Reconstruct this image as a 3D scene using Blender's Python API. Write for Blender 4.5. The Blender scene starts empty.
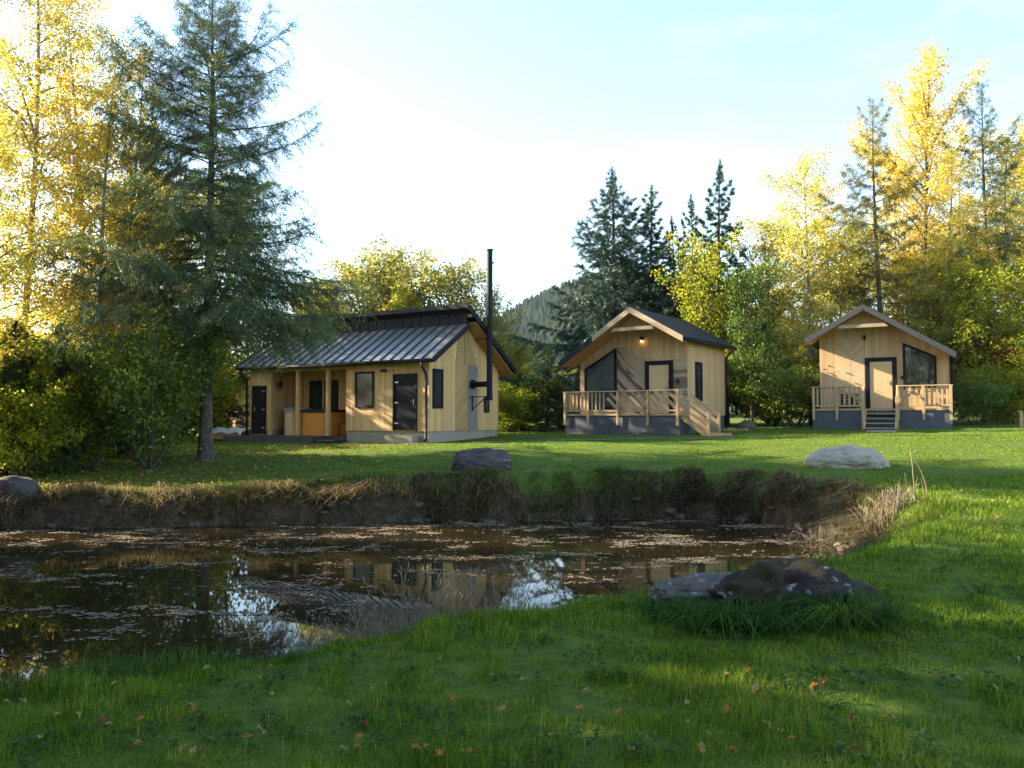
import bpy, math, random
import numpy as np
from mathutils import Vector, Matrix, noise as mnoise

random.seed(7)
sc = bpy.context.scene
col = sc.collection
R = math.radians
PI = math.pi

# ------------------------------------------------------------------ camera
EYE = 2.2
F = 800.0
PITCH = math.atan(34 / F)
cam = bpy.data.cameras.new("camera")
cam.sensor_width = 36.0
cam.lens = F / 1024 * 36.0
cam.clip_start = 0.05
cam.clip_end = 9000
camo = bpy.data.objects.new("camera", cam)
col.objects.link(camo)
camo.location = (0, 0, EYE)
camo.rotation_euler = (PI / 2 + PITCH, 0, 0)
sc.camera = camo


def ray(px, py):
    a, b = (px - 512) / F, (384 - py) / F
    c, s = math.cos(PITCH), math.sin(PITCH)
    return a, c - s * b, s + c * b


def atX(px, Y):
    return ray(px, 418)[0] / ray(px, 418)[1] * Y


def atZ(py, Y):
    r = ray(512, py)
    return EYE + r[2] / r[1] * Y


# ------------------------------------------------------------------ small helpers
def link(o):
    col.objects.link(o)
    return o


def tag(o, label=None, cat=None, group=None, kind=None):
    if label: o["label"] = label
    if cat: o["category"] = cat
    if group: o["group"] = group
    if kind: o["kind"] = kind
    return o


def empty(name, loc=(0, 0, 0), rz=0.0, label=None, cat=None, group=None):
    o = link(bpy.data.objects.new(name, None))
    o.empty_display_size = 0.3
    o.location = loc
    o.rotation_euler = (0, 0, rz)
    return tag(o, label, cat, group)


class MB:
    def __init__(s):
        s.v, s.f = [], []

    def add(s, vs, fs):
        n = len(s.v)
        s.v += [tuple(p) for p in vs]
        s.f += [tuple(i + n for i in f) for f in fs]
        return s

    def box(s, x0, x1, y0, y1, z0, z1):
        if x0 > x1: x0, x1 = x1, x0
        if y0 > y1: y0, y1 = y1, y0
        vs = [(x0, y0, z0), (x1, y0, z0), (x1, y1, z0), (x0, y1, z0), (x0, y0, z1), (x1, y0, z1), (x1, y1, z1), (x0, y1, z1)]
        return s.add(vs, [(0, 3, 2, 1), (4, 5, 6, 7), (0, 1, 5, 4), (1, 2, 6, 5), (2, 3, 7, 6), (3, 0, 4, 7)])

    def bar(s, p, q, w, h, up=(0, 0, 1)):
        p, q = Vector(p), Vector(q)
        d = (q - p).normalized()
        u = Vector(up)
        sd = d.cross(u)
        if sd.length < 1e-4: sd = d.cross(Vector((1, 0, 0)))
        sd.normalize()
        u = sd.cross(d).normalized()
        a, b = sd * w / 2, u * h / 2
        vs = [p - a - b, p + a - b, p + a + b, p - a + b, q - a - b, q + a - b, q + a + b, q - a + b]
        return s.add(vs, [(0, 1, 2, 3), (7, 6, 5, 4), (0, 4, 5, 1), (1, 5, 6, 2), (2, 6, 7, 3), (3, 7, 4, 0)])

    def prism(s, poly, axis, a, b):
        """poly: 2-D outline; axis 'x': poly=(y,z); 'y': poly=(x,z); 'z': poly=(x,y)"""
        def P(p, t):
            return {"x": (t, p[0], p[1]), "y": (p[0], t, p[1]), "z": (p[0], p[1], t)}[axis]
        n = len(poly)
        vs = [P(p, a) for p in poly] + [P(p, b) for p in poly]
        fs = [tuple(range(n - 1, -1, -1)), tuple(range(n, 2 * n))]
        fs += [(i, (i + 1) % n, n + (i + 1) % n, n + i) for i in range(n)]
        return s.add(vs, fs)

    def tube(s, pts, rads, n=8, cap=True):
        pts = [Vector(p) for p in pts]
        if not hasattr(rads, "__len__"): rads = [rads] * len(pts)
        base = len(s.v)
        ref = None
        for i, p in enumerate(pts):
            d = (pts[min(i + 1, len(pts) - 1)] - pts[max(i - 1, 0)]).normalized()
            if ref is None:
                ref = d.orthogonal().normalized()
            ref = (ref - d * ref.dot(d))
            if ref.length < 1e-5: ref = d.orthogonal()
            ref.normalize()
            bi = d.cross(ref)
            for k in range(n):
                a = 2 * PI * k / n
                s.v.append(tuple(p + (ref * math.cos(a) + bi * math.sin(a)) * rads[i]))
        for i in range(len(pts) - 1):
            for k in range(n):
                a, b = base + i * n + k, base + i * n + (k + 1) % n
                s.f.append((a, b, b + n, a + n))
        if cap:
            s.f.append(tuple(base + k for k in range(n - 1, -1, -1)))
            m = base + (len(pts) - 1) * n
            s.f.append(tuple(m + k for k in range(n)))
        return s

    def build(s, name, mat, parent=None, bevel=0.0, smooth=False):
        me = bpy.data.meshes.new(name)
        me.from_pydata(s.v, [], s.f)
        import bmesh
        bm = bmesh.new(); bm.from_mesh(me)
        bmesh.ops.recalc_face_normals(bm, faces=bm.faces)
        bm.to_mesh(me); bm.free()
        me.materials.append(mat)
        if smooth:
            me.polygons.foreach_set("use_smooth", [True] * len(me.polygons))
        o = link(bpy.data.objects.new(name, me))
        if parent: o.parent = parent
        if bevel:
            m = o.modifiers.new("bevel", "BEVEL"); m.width = bevel; m.segments = 1; m.limit_method = "ANGLE"
        return o


def np_mesh(name, verts, faces_flat, sizes, mat, parent=None, smooth=False, attr=None):
    me = bpy.data.meshes.new(name)
    nv, nf, nl = len(verts), len(sizes), len(faces_flat)
    me.vertices.add(nv); me.loops.add(nl); me.polygons.add(nf)
    me.vertices.foreach_set("co", np.ascontiguousarray(verts, dtype=np.float32).ravel())
    me.loops.foreach_set("vertex_index", np.ascontiguousarray(faces_flat, dtype=np.int32))
    st = np.zeros(nf, dtype=np.int32); st[1:] = np.cumsum(sizes)[:-1]
    me.polygons.foreach_set("loop_start", st)
    me.polygons.foreach_set("loop_total", np.ascontiguousarray(sizes, dtype=np.int32))
    if smooth: me.polygons.foreach_set("use_smooth", np.ones(nf, dtype=bool))
    me.update(calc_edges=True)
    if attr:
        for k, a in attr.items():
            at = me.attributes.new(k, "FLOAT", "POINT")
            at.data.foreach_set("value", np.ascontiguousarray(a, dtype=np.float32))
    me.materials.append(mat)
    o = link(bpy.data.objects.new(name, me))
    if parent: o.parent = parent
    return o


# ------------------------------------------------------------------ materials
class NT:
    def __init__(s, name):
        s.m = bpy.data.materials.new(name)
        s.m.use_nodes = True
        s.t = s.m.node_tree
        s.t.nodes.clear()
        s.out = s.t.nodes.new("ShaderNodeOutputMaterial")

    def n(s, typ, ins=None, **kw):
        nd = s.t.nodes.new("ShaderNode" + typ)
        for k, v in kw.items(): setattr(nd, k, v)
        for k, v in (ins or {}).items(): s.set(nd, k, v)
        return nd

    def set(s, nd, k, v):
        i = nd.inputs[k]
        if isinstance(v, bpy.types.NodeSocket): s.t.links.new(v, i)
        elif isinstance(v, bpy.types.Node): s.t.links.new(v.outputs[0], i)
        else: i.default_value = v

    def math(s, op, a, b=0.0, c=0.0):
        nd = s.t.nodes.new("ShaderNodeMath"); nd.operation = op
        s.set(nd, 0, a); s.set(nd, 1, b); s.set(nd, 2, c)
        return nd.outputs[0]

    def mix(s, fac, a, b, mode="MIX"):
        nd = s.t.nodes.new("ShaderNodeMix"); nd.data_type = "RGBA"; nd.blend_type = mode
        s.set(nd, 0, fac); s.set(nd, 6, a); s.set(nd, 7, b)
        return nd.outputs[2]

    def ramp(s, fac, stops, interp="LINEAR"):
        nd = s.t.nodes.new("ShaderNodeValToRGB")
        cr = nd.color_ramp; cr.interpolation = interp
        while len(cr.elements) > 1: cr.elements.remove(cr.elements[-1])
        cr.elements[0].position = stops[0][0]; cr.elements[0].color = stops[0][1]
        for p, c in stops[1:]:
            e = cr.elements.new(p); e.color = c
        s.set(nd, 0, fac)
        return nd.outputs[0]

    def noise(s, scale, vec=None, detail=4.0, rough=0.55, out=0):
        nd = s.n("TexNoise", {"Scale": scale, "Detail": detail, "Roughness": rough})
        if vec is not None: s.set(nd, "Vector", vec)
        return nd.outputs[out]

    def obj(s): return s.n("TexCoord").outputs["Object"]

    def pos(s): return s.n("NewGeometry").outputs["Position"]

    def bump(s, h, strength=0.4, dist=0.02):
        return s.n("Bump", {"Strength": strength, "Distance": dist, "Height": h}).outputs[0]

    def done(s, sh):
        s.t.links.new(sh if isinstance(sh, bpy.types.NodeSocket) else sh.outputs[0], s.out.inputs[0])
        return s.m

    def pbr(s, base, rough=0.6, normal=None, metal=0.0, spec=0.5):
        nd = s.n("BsdfPrincipled", {"Base Color": base, "Roughness": rough, "Metallic": metal, "Specular IOR Level": spec})
        if normal is not None: s.set(nd, "Normal", normal)
        return s.done(nd)


def c4(r, g, b): return (r, g, b, 1.0)


def wood(name, base, a=1.0, b=0.0, width=0.13, dark=None, darkp=0.0, var=0.25, gap=0.05, worn=0.0):
    """planked timber; planks are counted along a*(x+y)+b*z of the object"""
    t = NT(name)
    o = t.obj()
    sp = t.n("SeparateXYZ", {0: o})
    u = t.math("ADD", t.math("MULTIPLY", t.math("ADD", sp.outputs[0], sp.outputs[1]), a / width), t.math("MULTIPLY", sp.outputs[2], b / width))
    along = t.math("SUBTRACT", t.math("MULTIPLY", t.math("ADD", sp.outputs[0], sp.outputs[1]), -b), t.math("MULTIPLY", sp.outputs[2], -a))
    fl = t.math("FLOOR", u)
    fr = t.math("FRACT", u)
    rnd = t.n("TexWhiteNoise", {"W": fl}, noise_dimensions="1D").outputs[0]
    gv = t.n("CombineXYZ", {0: t.math("MULTIPLY", u, 1.4), 1: t.math("MULTIPLY", along, 1.3), 2: t.math("MULTIPLY", rnd, 37.0)})
    gr = t.noise(2.2, gv, 5.0, 0.6)
    knots = t.n("TexVoronoi", {"Vector": t.n("CombineXYZ", {0: t.math("MULTIPLY", u, 1.0), 1: t.math("MULTIPLY", along, 2.0), 2: t.math("MULTIPLY", rnd, 9.0)}), "Scale": 0.9}).outputs["Distance"]
    kn = t.math("LESS_THAN", knots, 0.10)
    val = t.math("ADD", t.math("MULTIPLY", rnd, var), t.math("MULTIPLY", gr, var * 1.5))
    br = tuple(base)
    lo = c4(br[0] * 0.70, br[1] * 0.64, br[2] * 0.55)
    hi = c4(min(1, br[0] * 1.12), min(1, br[1] * 1.13), min(1, br[2] * 1.15))
    cl = t.mix(t.math("MULTIPLY", val, 1.6), hi, lo)
    big = t.noise(0.9, o, 3.0)
    cl = t.mix(t.math("MULTIPLY", big, 0.22), cl, c4(br[0] * 0.66, br[1] * 0.62, br[2] * 0.60))
    cl = t.mix(t.math("MULTIPLY", kn, 0.55), cl, c4(br[0] * 0.38, br[1] * 0.27, br[2] * 0.2))
    if dark is not None:
        r2 = t.n("TexWhiteNoise", {"W": t.math("ADD", fl, 51.3)}, noise_dimensions="1D").outputs[0]
        patch = t.noise(1.3, gv, 2.0)
        is_d = t.math("LESS_THAN", t.math("ADD", r2, t.math("MULTIPLY", t.math("SUBTRACT", patch, 0.5), 0.8)), darkp)
        cl = t.mix(t.math("MULTIPLY", is_d, 0.85), cl, c4(*dark))
    g = t.math("LESS_THAN", fr, gap)
    cl = t.mix(t.math("MULTIPLY", g, 0.7), cl, c4(br[0] * 0.2, br[1] * 0.16, br[2] * 0.12))
    h = t.math("ADD", t.math("MULTIPLY", g, -1.0), t.math("MULTIPLY", gr, 0.15))
    return t.pbr(cl, 0.62, t.bump(h, 0.5, 0.012), spec=0.35)


def plain(name, base, rough=0.6, metal=0.0, nscale=6.0, nvar=0.35, bump=0.15, spec=0.5):
    t = NT(name)
    o = t.obj()
    n1 = t.noise(nscale, o, 5.0)
    n2 = t.noise(nscale * 7, o, 3.0)
    c = t.mix(t.math("MULTIPLY", n1, nvar * 1.6), c4(*[min(1, x * 1.15) for x in base]), c4(*[x * 0.6 for x in base]))
    return t.pbr(c, rough, t.bump(n2, bump, 0.01), metal, spec)


def leafmat(name, stops, transl=0.45, clump=1.3, rough=0.5, gloss=0.0):
    """foliage: hue differs from leaf to leaf and, slowly, from spray to spray"""
    t = NT(name)
    rnd = t.n("NewGeometry").outputs["Random Per Island"]
    o = t.obj()
    nz = t.noise(clump, o, 2.0)
    oi = t.n("ObjectInfo").outputs["Random"]
    f = t.math("ADD", t.math("MULTIPLY", rnd, 0.5), t.math("SUBTRACT", t.math("MULTIPLY", nz, 1.5), 0.5))
    f = t.math("ADD", f, t.math("MULTIPLY", t.math("SUBTRACT", oi, 0.5), 0.25))
    c = t.ramp(f, stops)
    d = t.n("BsdfDiffuse", {"Color": c})
    tr = t.n("BsdfTranslucent", {"Color": c})
    mx = t.n("MixShader", {0: transl, 1: d, 2: tr})
    if gloss:
        gl = t.n("BsdfGlossy", {"Color": c4(.8, .85, .8), "Roughness": 0.45})
        mx = t.n("MixShader", {0: gloss, 1: mx, 2: gl})
    return t.done(mx)


def barkmat(name, a, b, sc_=14.0, birch=False):
    t = NT(name)
    o = t.obj()
    mp = t.n("Mapping", {"Vector": o, "Scale": (1, 1, 0.35) if not birch else (1, 1, 3.0)})
    n1 = t.noise(sc_, mp.outputs[0], 6.0, 0.65)
    c = t.ramp(n1, [(0.36, c4(*a)), (0.62, c4(*b))])
    if birch:
        sp = t.n("SeparateXYZ", {0: o}).outputs[2]
        low = t.math("SUBTRACT", 1.0, t.math("MULTIPLY", sp, 0.28))
        n2 = t.noise(5.0, mp.outputs[0], 3.0)
        dk = t.math("GREATER_THAN", t.math("ADD", n2, t.math("MULTIPLY", t.math("MAXIMUM", low, 0.0), 0.18)), 0.62)
        c = t.mix(t.math("MULTIPLY", dk, 0.85), c, c4(.03, .027, .025))
    return t.pbr(c, 0.85, t.bump(n1, 0.8, 0.02), spec=0.2)


M = {}
M["pine"] = wood("pale_pine_cladding", (.71, .46, .225), var=.36)
M["pine_front"] = wood("weathered_pine_cladding", (.69, .455, .25), var=0.42)
M["pine_diag"] = wood("pine_cladding_diagonal", (.44, .285, .13), .7071, -.7071, width=.16, gap=.09)
M["pine_diag_stained"] = wood("stained_cladding_diagonal", (.43, .31, .20), .7071, .7071, width=.15, dark=(.07, .045, .032), darkp=.30)
M["pine_horizontal_stained"] = wood("stained_cladding_horizontal", (.47, .35, .225), 0, 1, width=.15, dark=(.12, .08, .05), darkp=.25)
M["pine_chevron_a"] = wood("cladding_chevron_rising", (.62, .425, .245), .7071, -.7071, width=.14)
M["pine_chevron_b"] = wood("cladding_chevron_falling", (.62, .425, .245), .7071, .7071, width=.14)
M["rail"] = wood("railing_timber", (.47, .325, .18), .3, .9, width=.9, gap=0.0, var=.35)
M["barge"] = wood("barge_board_timber", (.36, .275, .19), .8, .2, width=1.1, gap=0, var=.35)
M["post"] = wood("porch_post_timber", (.52, .34, .16), .2, .6, width=.9, gap=0)
M["soffit"] = wood("soffit_boards", (.48, .26, .10), 1.0, 0, width=.14)
M["tub_pale"] = wood("tub_staves_pale", (.60, .45, .26), 1.0, 0, width=.10)
M["tub_orange"] = wood("tub_boards_orange", (.62, .25, .05), 1.0, 0, width=.16)
M["door_pale"] = wood("door_leaf_timber", (.56, .385, .19), 1, 0, width=.9, gap=0, var=.15)
M["black"] = plain("black_coated_metal", (.009, .0095, .012), .55, spec=.2)
M["frame"] = plain("dark_frame_paint", (.008, .008, .010), .6, spec=.15)
M["door_dark"] = plain("dark_door_paint", (.010, .0105, .014), .6, spec=.12)
M["skirt"] = plain("slate_grey_skirting", (.066, .069, .078), .7, nscale=3)
M["deck"] = wood("dark_deck_boards", (.045, .05, .062), 1, 0, width=.12, gap=.1)
M["tread"] = wood("grey_stair_treads", (.30, .25, .19), 0.4, .2, width=.6, gap=0)
M["concrete"] = plain("rough_concrete", (.30, .255, .20), .85, nscale=2.5, nvar=.5, bump=.5)
M["metal_panel"] = plain("galvanised_sheet", (.24, .235, .225), .4, metal=.35, nscale=1.5)
M["steel"] = plain("brushed_steel", (.5, .5, .5), .35, metal=.8)
M["tarp"] = plain("pale_tarpaulin", (.5, .54, .6), .5, nscale=3, nvar=.5)
M["lid"] = plain("grey_tub_cover", (.20, .21, .23), .6)


def roofmat(name, base, rough, metal, spec=.5):
    t = NT(name)
    o = t.obj()
    n1 = t.noise(1.2, o, 4.0)
    n2 = t.noise(14.0, o, 4.0)
    c = t.mix(t.math("MULTIPLY", n1, .6), c4(*[x * 1.2 for x in base]), c4(*[x * .72 for x in base]))
    r = t.math("ADD", rough - .06, t.math("MULTIPLY", n2, .14))
    return t.pbr(c, r, t.bump(n1, .15, .02), metal, spec)


M["roof"] = roofmat("grey_seamed_roof_sheet", (.105, .108, .106), .36, .1, .7)
M["roof_dark"] = roofmat("charcoal_roof_sheet", (.016, .018, .024), .6, .0, .12)
M["seam"] = plain("dark_roof_seam", (.032, .034, .037), .5)  # darker than the grey sheet: the seams' shade is put into the colour
M["fascia_grey"] = plain("grey_roof_edge", (.038, .037, .037), .55)


def glassmat(name, tint, refl=.9, dark=True):
    t = NT(name)
    if dark:
        o = t.obj()
        n = t.noise(1.1, o, 2.0)
        c = t.mix(n, c4(*tint), c4(*[x * .45 for x in tint]))
        nd = t.n("BsdfPrincipled", {"Base Color": c, "Roughness": .08, "Specular IOR Level": .2})
        t.set(nd, "Normal", t.bump(t.noise(.8, o, 1.0), .05, .05))
        return t.done(nd)
    fr = t.n("Fresnel", {"IOR": 1.5})
    tp = t.n("BsdfTransparent", {"Color": c4(*tint)})
    gl = t.n("BsdfGlossy", {"Color": c4(1, 1, 1), "Roughness": .03})
    return t.done(t.n("MixShader", {0: fr, 1: tp, 2: gl}))


M["glass"] = glassmat("dark_window_glass", (.03, .036, .042))
M["glass_clear"] = glassmat("clear_window_glass", (.88, .92, .93), dark=False)
M["curtain"] = plain("blue_grey_curtain", (.14, .18, .215), .9, nscale=2)
M["curtain_olive"] = plain("olive_curtain", (.016, .017, .006), .9, nscale=2)  # dark olive of mirrored trees, painted on a sheet behind the right cabin's pane


def lampmat():
    t = NT("warm_lamp_glow")
    n = t.noise(8.0, t.obj(), 1.0)
    c = t.mix(n, c4(1, .55, .15), c4(1, .68, .28))
    return t.done(t.n("Emission", {"Color": c, "Strength": 5.0}))


M["lamp"] = lampmat()


def rockmat(name, a, b, lichen=(.40, .42, .38), lich=.5, moss=.0):
    t = NT(name)
    o = t.obj()
    n1 = t.noise(3.0, o, 8.0, .62)
    n2 = t.noise(24.0, o, 9.0, .72)
    c = t.ramp(t.math("ADD", t.math("MULTIPLY", n1, .7), t.math("MULTIPLY", n2, .3)), [(.32, c4(*a)), (.66, c4(*b))])
    v = t.n("TexVoronoi", {"Vector": t.mix(.06, o, t.noise(7.0, o, 4.0, out=1)), "Scale": 9.0}).outputs["Distance"]
    sp = t.math("LESS_THAN", t.math("ADD", v, t.math("MULTIPLY", t.math("SUBTRACT", n2, .5), .35)), .23)
    reg = t.math("GREATER_THAN", t.noise(2.2, o, 3.0), 1.0 - lich)
    c = t.mix(t.math("MULTIPLY", t.math("MULTIPLY", sp, reg), .65), c, c4(*[x * (.6 if sum(a) < .2 else 1) for x in lichen]))
    if moss:
        mm = t.math("GREATER_THAN", t.noise(2.6, t.n("Mapping", {"Vector": o, "Location": (4, 2, 1)}).outputs[0], 6.0), 1 - moss)
        c = t.mix(t.math("MULTIPLY", mm, .75), c, c4(.03, .026, .008))
    h = t.math("ADD", n1, t.math("MULTIPLY", n2, .4))
    return t.pbr(c, .85, t.bump(h, .8, .05), spec=.25)


M["rock_dark"] = rockmat("lichened_dark_rock", (.006, .005, .004), (.040, .032, .025), lich=.55, moss=.5)
M["rock_slab"] = rockmat("grey_lichened_slab", (.035, .032, .028), (.14, .125, .112), lich=.6)
M["rock_pale"] = rockmat("pale_granite", (.20, .175, .135), (.42, .37, .29), lichen=(.30, .28, .24), lich=.25)
M["rock_mid"] = rockmat("grey_brown_rock", (.028, .025, .023), (.11, .095, .088), lich=.35)
M["stone"] = rockmat("bank_stone", (.05, .038, .028), (.19, .145, .10), lich=.2)

Y_BIRCH = [(0, c4(.24, .24, .03)), (.25, c4(.52, .45, .08)), (.6, c4(.74, .58, .13)), (.85, c4(.76, .52, .14)), (1, c4(.68, .38, .12))]
Y_PALE = [(0, c4(.14, .20, .03)), (.3, c4(.34, .36, .06)), (.6, c4(.60, .53, .10)), (1, c4(.72, .52, .14))]
Y_GREEN = [(0, c4(.06, .11, .014)), (.35, c4(.17, .22, .024)), (.65, c4(.36, .36, .035)), (1, c4(.58, .46, .045))]
G_LEAF = [(0, c4(.04, .08, .012)), (.4, c4(.11, .18, .02)), (.75, c4(.22, .29, .03)), (1, c4(.42, .40, .04))]
OLIVE = [(0, c4(.10, .12, .035)), (.4, c4(.22, .22, .055)), (.7, c4(.38, .33, .06)), (1, c4(.50, .36, .08))]
RUST = [(0, c4(.12, .06, .02)), (.5, c4(.26, .12, .03)), (1, c4(.42, .22, .05))]
SPRUCE = [(0, c4(.012, .032, .020)), (.5, c4(.026, .066, .034)), (.85, c4(.06, .11, .036)), (1, c4(.11, .14, .035))]
SPRUCE_DK = [(0, c4(.016, .034, .014)), (.5, c4(.040, .072, .022)), (1, c4(.10, .13, .03))]
LARCH = [(0, c4(.030, .058, .030)), (.45, c4(.060, .105, .040)), (.8, c4(.13, .165, .04)), (1, c4(.27, .24, .035))]
LARCH_Y = [(0, c4(.06, .085, .035)), (.45, c4(.13, .14, .045)), (.8, c4(.28, .22, .05)), (1, c4(.42, .27, .05))]
M["l_birch"] = leafmat("yellow_birch_leaves", Y_BIRCH, .58)
M["l_pale"] = leafmat("pale_yellow_leaves", Y_PALE, .58)
M["l_ygreen"] = leafmat("yellow_green_leaves", Y_GREEN, .58)
M["l_green"] = leafmat("green_leaves", G_LEAF, .5, gloss=.03)
M["l_olive"] = leafmat("olive_brown_leaves", OLIVE, .55)
M["l_rust"] = leafmat("rusty_leaves", RUST, .4)
M["n_spruce"] = leafmat("spruce_needles", SPRUCE, .15, gloss=.05)
M["n_spruce_dk"] = leafmat("dark_spruce_needles", SPRUCE_DK, .15)
M["n_larch"] = leafmat("larch_needles", LARCH, .3, .9, gloss=.04)
M["n_larch_y"] = leafmat("yellowing_larch_needles", LARCH_Y, .35, .9)
M["bark"] = barkmat("grey_brown_bark", (.035, .028, .022), (.12, .10, .08))
M["bark_dk"] = barkmat("dark_bark", (.022, .018, .015), (.075, .06, .05))
M["bark_birch"] = barkmat("birch_bark", (.15, .13, .11), (.30, .27, .23), 9.0, True)

# ------------------------------------------------------------------ terrain
POND = [(-6.6, 3.6), (-4.6, 4.9), (-3.1, 5.9), (-1.9, 6.5), (-1.05, 7.3), (.1, 7.8), (1.5, 8.8), (3.0, 9.9), (4.5, 11.4), (5.5, 13.2),
        (5.9, 15.2), (5.3, 16.9), (4.0, 17.7), (1.5, 17.4), (-.3, 17.2), (-3, 16.9), (-6.4, 16.5), (-10.2, 16.1), (-12.6, 15.0), (-13.2, 12),
        (-12.2, 7.5), (-9.5, 4.0)]


def catmull(P, k=4):
    out = []
    n = len(P)
    for i in range(n):
        p0, p1, p2, p3 = [np.array(P[(i + d) % n], float) for d in (-1, 0, 1, 2)]
        for j in range(k):
            t = j / k
            out.append(.5 * (2 * p1 + (p2 - p0) * t + (2 * p0 - 5 * p1 + 4 * p2 - p3) * t * t + (3 * p1 - p0 - 3 * p2 + p3) * t ** 3))
    return np.array(out)


rngp = np.random.default_rng(3)
PP = catmull(POND)
PP = PP + rngp.normal(0, .07, PP.shape)


def pond_sd(x, y):
    x = np.asarray(x, float); y = np.asarray(y, float)
    shp = x.shape
    x = x.ravel(); y = y.ravel()
    d2 = np.full(x.shape, 1e9)
    ins = np.zeros(x.shape, bool)
    n = len(PP)
    for i in range(n):
        ax, ay = PP[i]; bx, by = PP[(i + 1) % n]
        ex, ey = bx - ax, by - ay
        t = np.clip(((x - ax) * ex + (y - ay) * ey) / (ex * ex + ey * ey), 0, 1)
        d2 = np.minimum(d2, (x - ax - t * ex) ** 2 + (y - ay - t * ey) ** 2)
        c = ((ay > y) != (by > y))
        if abs(ey) > 1e-9:
            ins ^= c & (x < (bx - ax) * (y - ay) / ey + ax)
    d = np.sqrt(d2)
    return np.where(ins, -d, d).reshape(shp)


def sst(a, b, x):
    t = np.clip((x - a) / (b - a), 0, 1)
    return t * t * (3 - 2 * t)


def wob(x, y, s, seed=0.0):
    return (np.sin(x * s + 1.7 * seed + np.sin(y * s * .7 + seed)) + np.sin(y * s * 1.3 - seed + .8 * np.sin(x * s * 1.1 + 2 * seed))) * .5


def farside(x, y):
    return sst(11.5, 15.0, y + .0 * x) * sst(9.5, 7.5, x * 1.0) if np.isscalar(x) else sst(11.5, 15.0, y) * (1 - sst(7.5, 9.5, x))


HY = [-3000, -20, 0, 5, 10, 14, 17.5, 24, 29, 33, 45, 80, 3000]
HZ = [.5, .6, .64, .66, .76, .86, .90, 1.26, 1.38, 1.46, 1.6, 1.85, 2.0]


def ground(x, y, sd=None, detail=True):
    x = np.asarray(x, float); y = np.asarray(y, float)
    h = np.interp(y, HY, HZ) + np.clip(x, -25, 25) * .021 * sst(11, 28, y) - .17 * (1 - sst(-8, -2, x)) * sst(12, 15, y) * (1 - sst(19, 25, y))
    h = h + .05 * wob(x, y, .45, 1.0) * sst(2, 7, np.abs(y) + np.abs(x) * .3) * (1 - sst(28, 30, y) * .7)
    if detail: h = h + .018 * wob(x, y, 2.3, 2.0) + .010 * wob(x, y, 5.1, 4.0)
    if sd is None: sd = pond_sd(x, y)
    ff = farside(x, y)
    bw = 1.55 * (1 - ff) + .50 * ff
    edge = sd + (.24 * wob(x, y, 1.1, 2.0) + .18 * wob(x, y, 2.9, 5.0) + .08 * wob(x, y, 7.3, 2.0)) * ff
    t = np.clip(edge / bw, 0, 1)
    prof = (t * t * (3 - 2 * t)) * (1 - ff) + (np.clip(t, 0, 1) ** .55) * ff
    zo = -.06 + (h + .06) * prof
    zi = -.06 - .5 * np.clip(-sd / 1.6, 0, 1)
    return np.where(sd > 0, zo, zi)


def gz(x, y): return float(ground(np.array([x]), np.array([y]))[0])


def axis_pts(segs):
    out = []
    for a, b, n in segs: out += list(np.linspace(a, b, n, endpoint=False))
    out.append(segs[-1][1])
    return np.array(out)


gx = axis_pts([(-1200, -400, 5), (-400, -60, 12), (-60, -15, 40), (-15, 12, 200), (12, 30, 40), (30, 60, 16), (60, 400, 12), (400, 1200, 5)])
gy = axis_pts([(-400, -20, 6), (-20, 1, 16), (1, 20, 165), (20, 36, 40), (36, 80, 30), (80, 400, 12), (400, 1200, 5)])
GX, GY = np.meshgrid(gx, gy)
SD = pond_sd(GX, GY)
GZ = ground(GX, GY, SD)
nx, ny = len(gx), len(gy)
idx = np.arange(nx * ny).reshape(ny, nx)
quads = np.stack([idx[:-1, :-1], idx[:-1, 1:], idx[1:, 1:], idx[1:, :-1]], -1).reshape(-1, 4)
FFv = farside(GX, GY)
soil = np.where(SD < 0, 1.0, (1 - sst(.22, .5, SD + .10 * wob(GX, GY, 3.1, 3.0))) * FFv + (1 - sst(.05, .6, SD)) * (1 - FFv))


def groundmat():
    t = NT("lawn_soil")
    p = t.pos()
    a = t.n("Attribute", attribute_name="soil").outputs["Fac"]
    n1 = t.noise(.35, p, 4.0); n2 = t.noise(6.0, p, 6.0, .65); n3 = t.noise(30.0, p, 4.0)
    g = t.ramp(n2, [(.3, c4(.04, .07, .010)), (.55, c4(.09, .14, .016)), (.8, c4(.15, .18, .03))])
    g = t.mix(t.math("MULTIPLY", n1, .5), g, c4(.055, .075, .018))
    s = t.ramp(t.math("ADD", t.math("MULTIPLY", n2, .6), t.math("MULTIPLY", n3, .4)), [(.3, c4(.020, .013, .008)), (.5, c4(.065, .044, .027)), (.72, c4(.17, .12, .075))])
    c = t.mix(a, g, s)
    h = t.math("ADD", n2, t.math("MULTIPLY", n3, .5))
    return t.pbr(c, .95, t.bump(h, .9, .06), spec=.1)


go = np_mesh("ground", np.stack([GX, GY, GZ], -1).reshape(-1, 3), quads.ravel(), np.full(len(quads), 4), groundmat(), smooth=True, attr={"soil": soil.ravel()})
tag(go, kind="structure")


def watermat():
    t = NT("murky_pond_water")
    p = t.pos()
    n1 = t.noise(1.1, p, 2.0); n2 = t.noise(5.0, p, 2.0)
    c = t.mix(n1, c4(.026, .019, .008), c4(.014, .011, .005))
    h = t.math("ADD", n1, t.math("MULTIPLY", n2, .12))
    nd = t.n("BsdfPrincipled", {"Base Color": c, "Roughness": .02, "IOR": 1.333, "Specular IOR Level": .5})
    t.set(nd, "Normal", t.bump(h, .018, .06))
    return t.done(nd)


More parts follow.
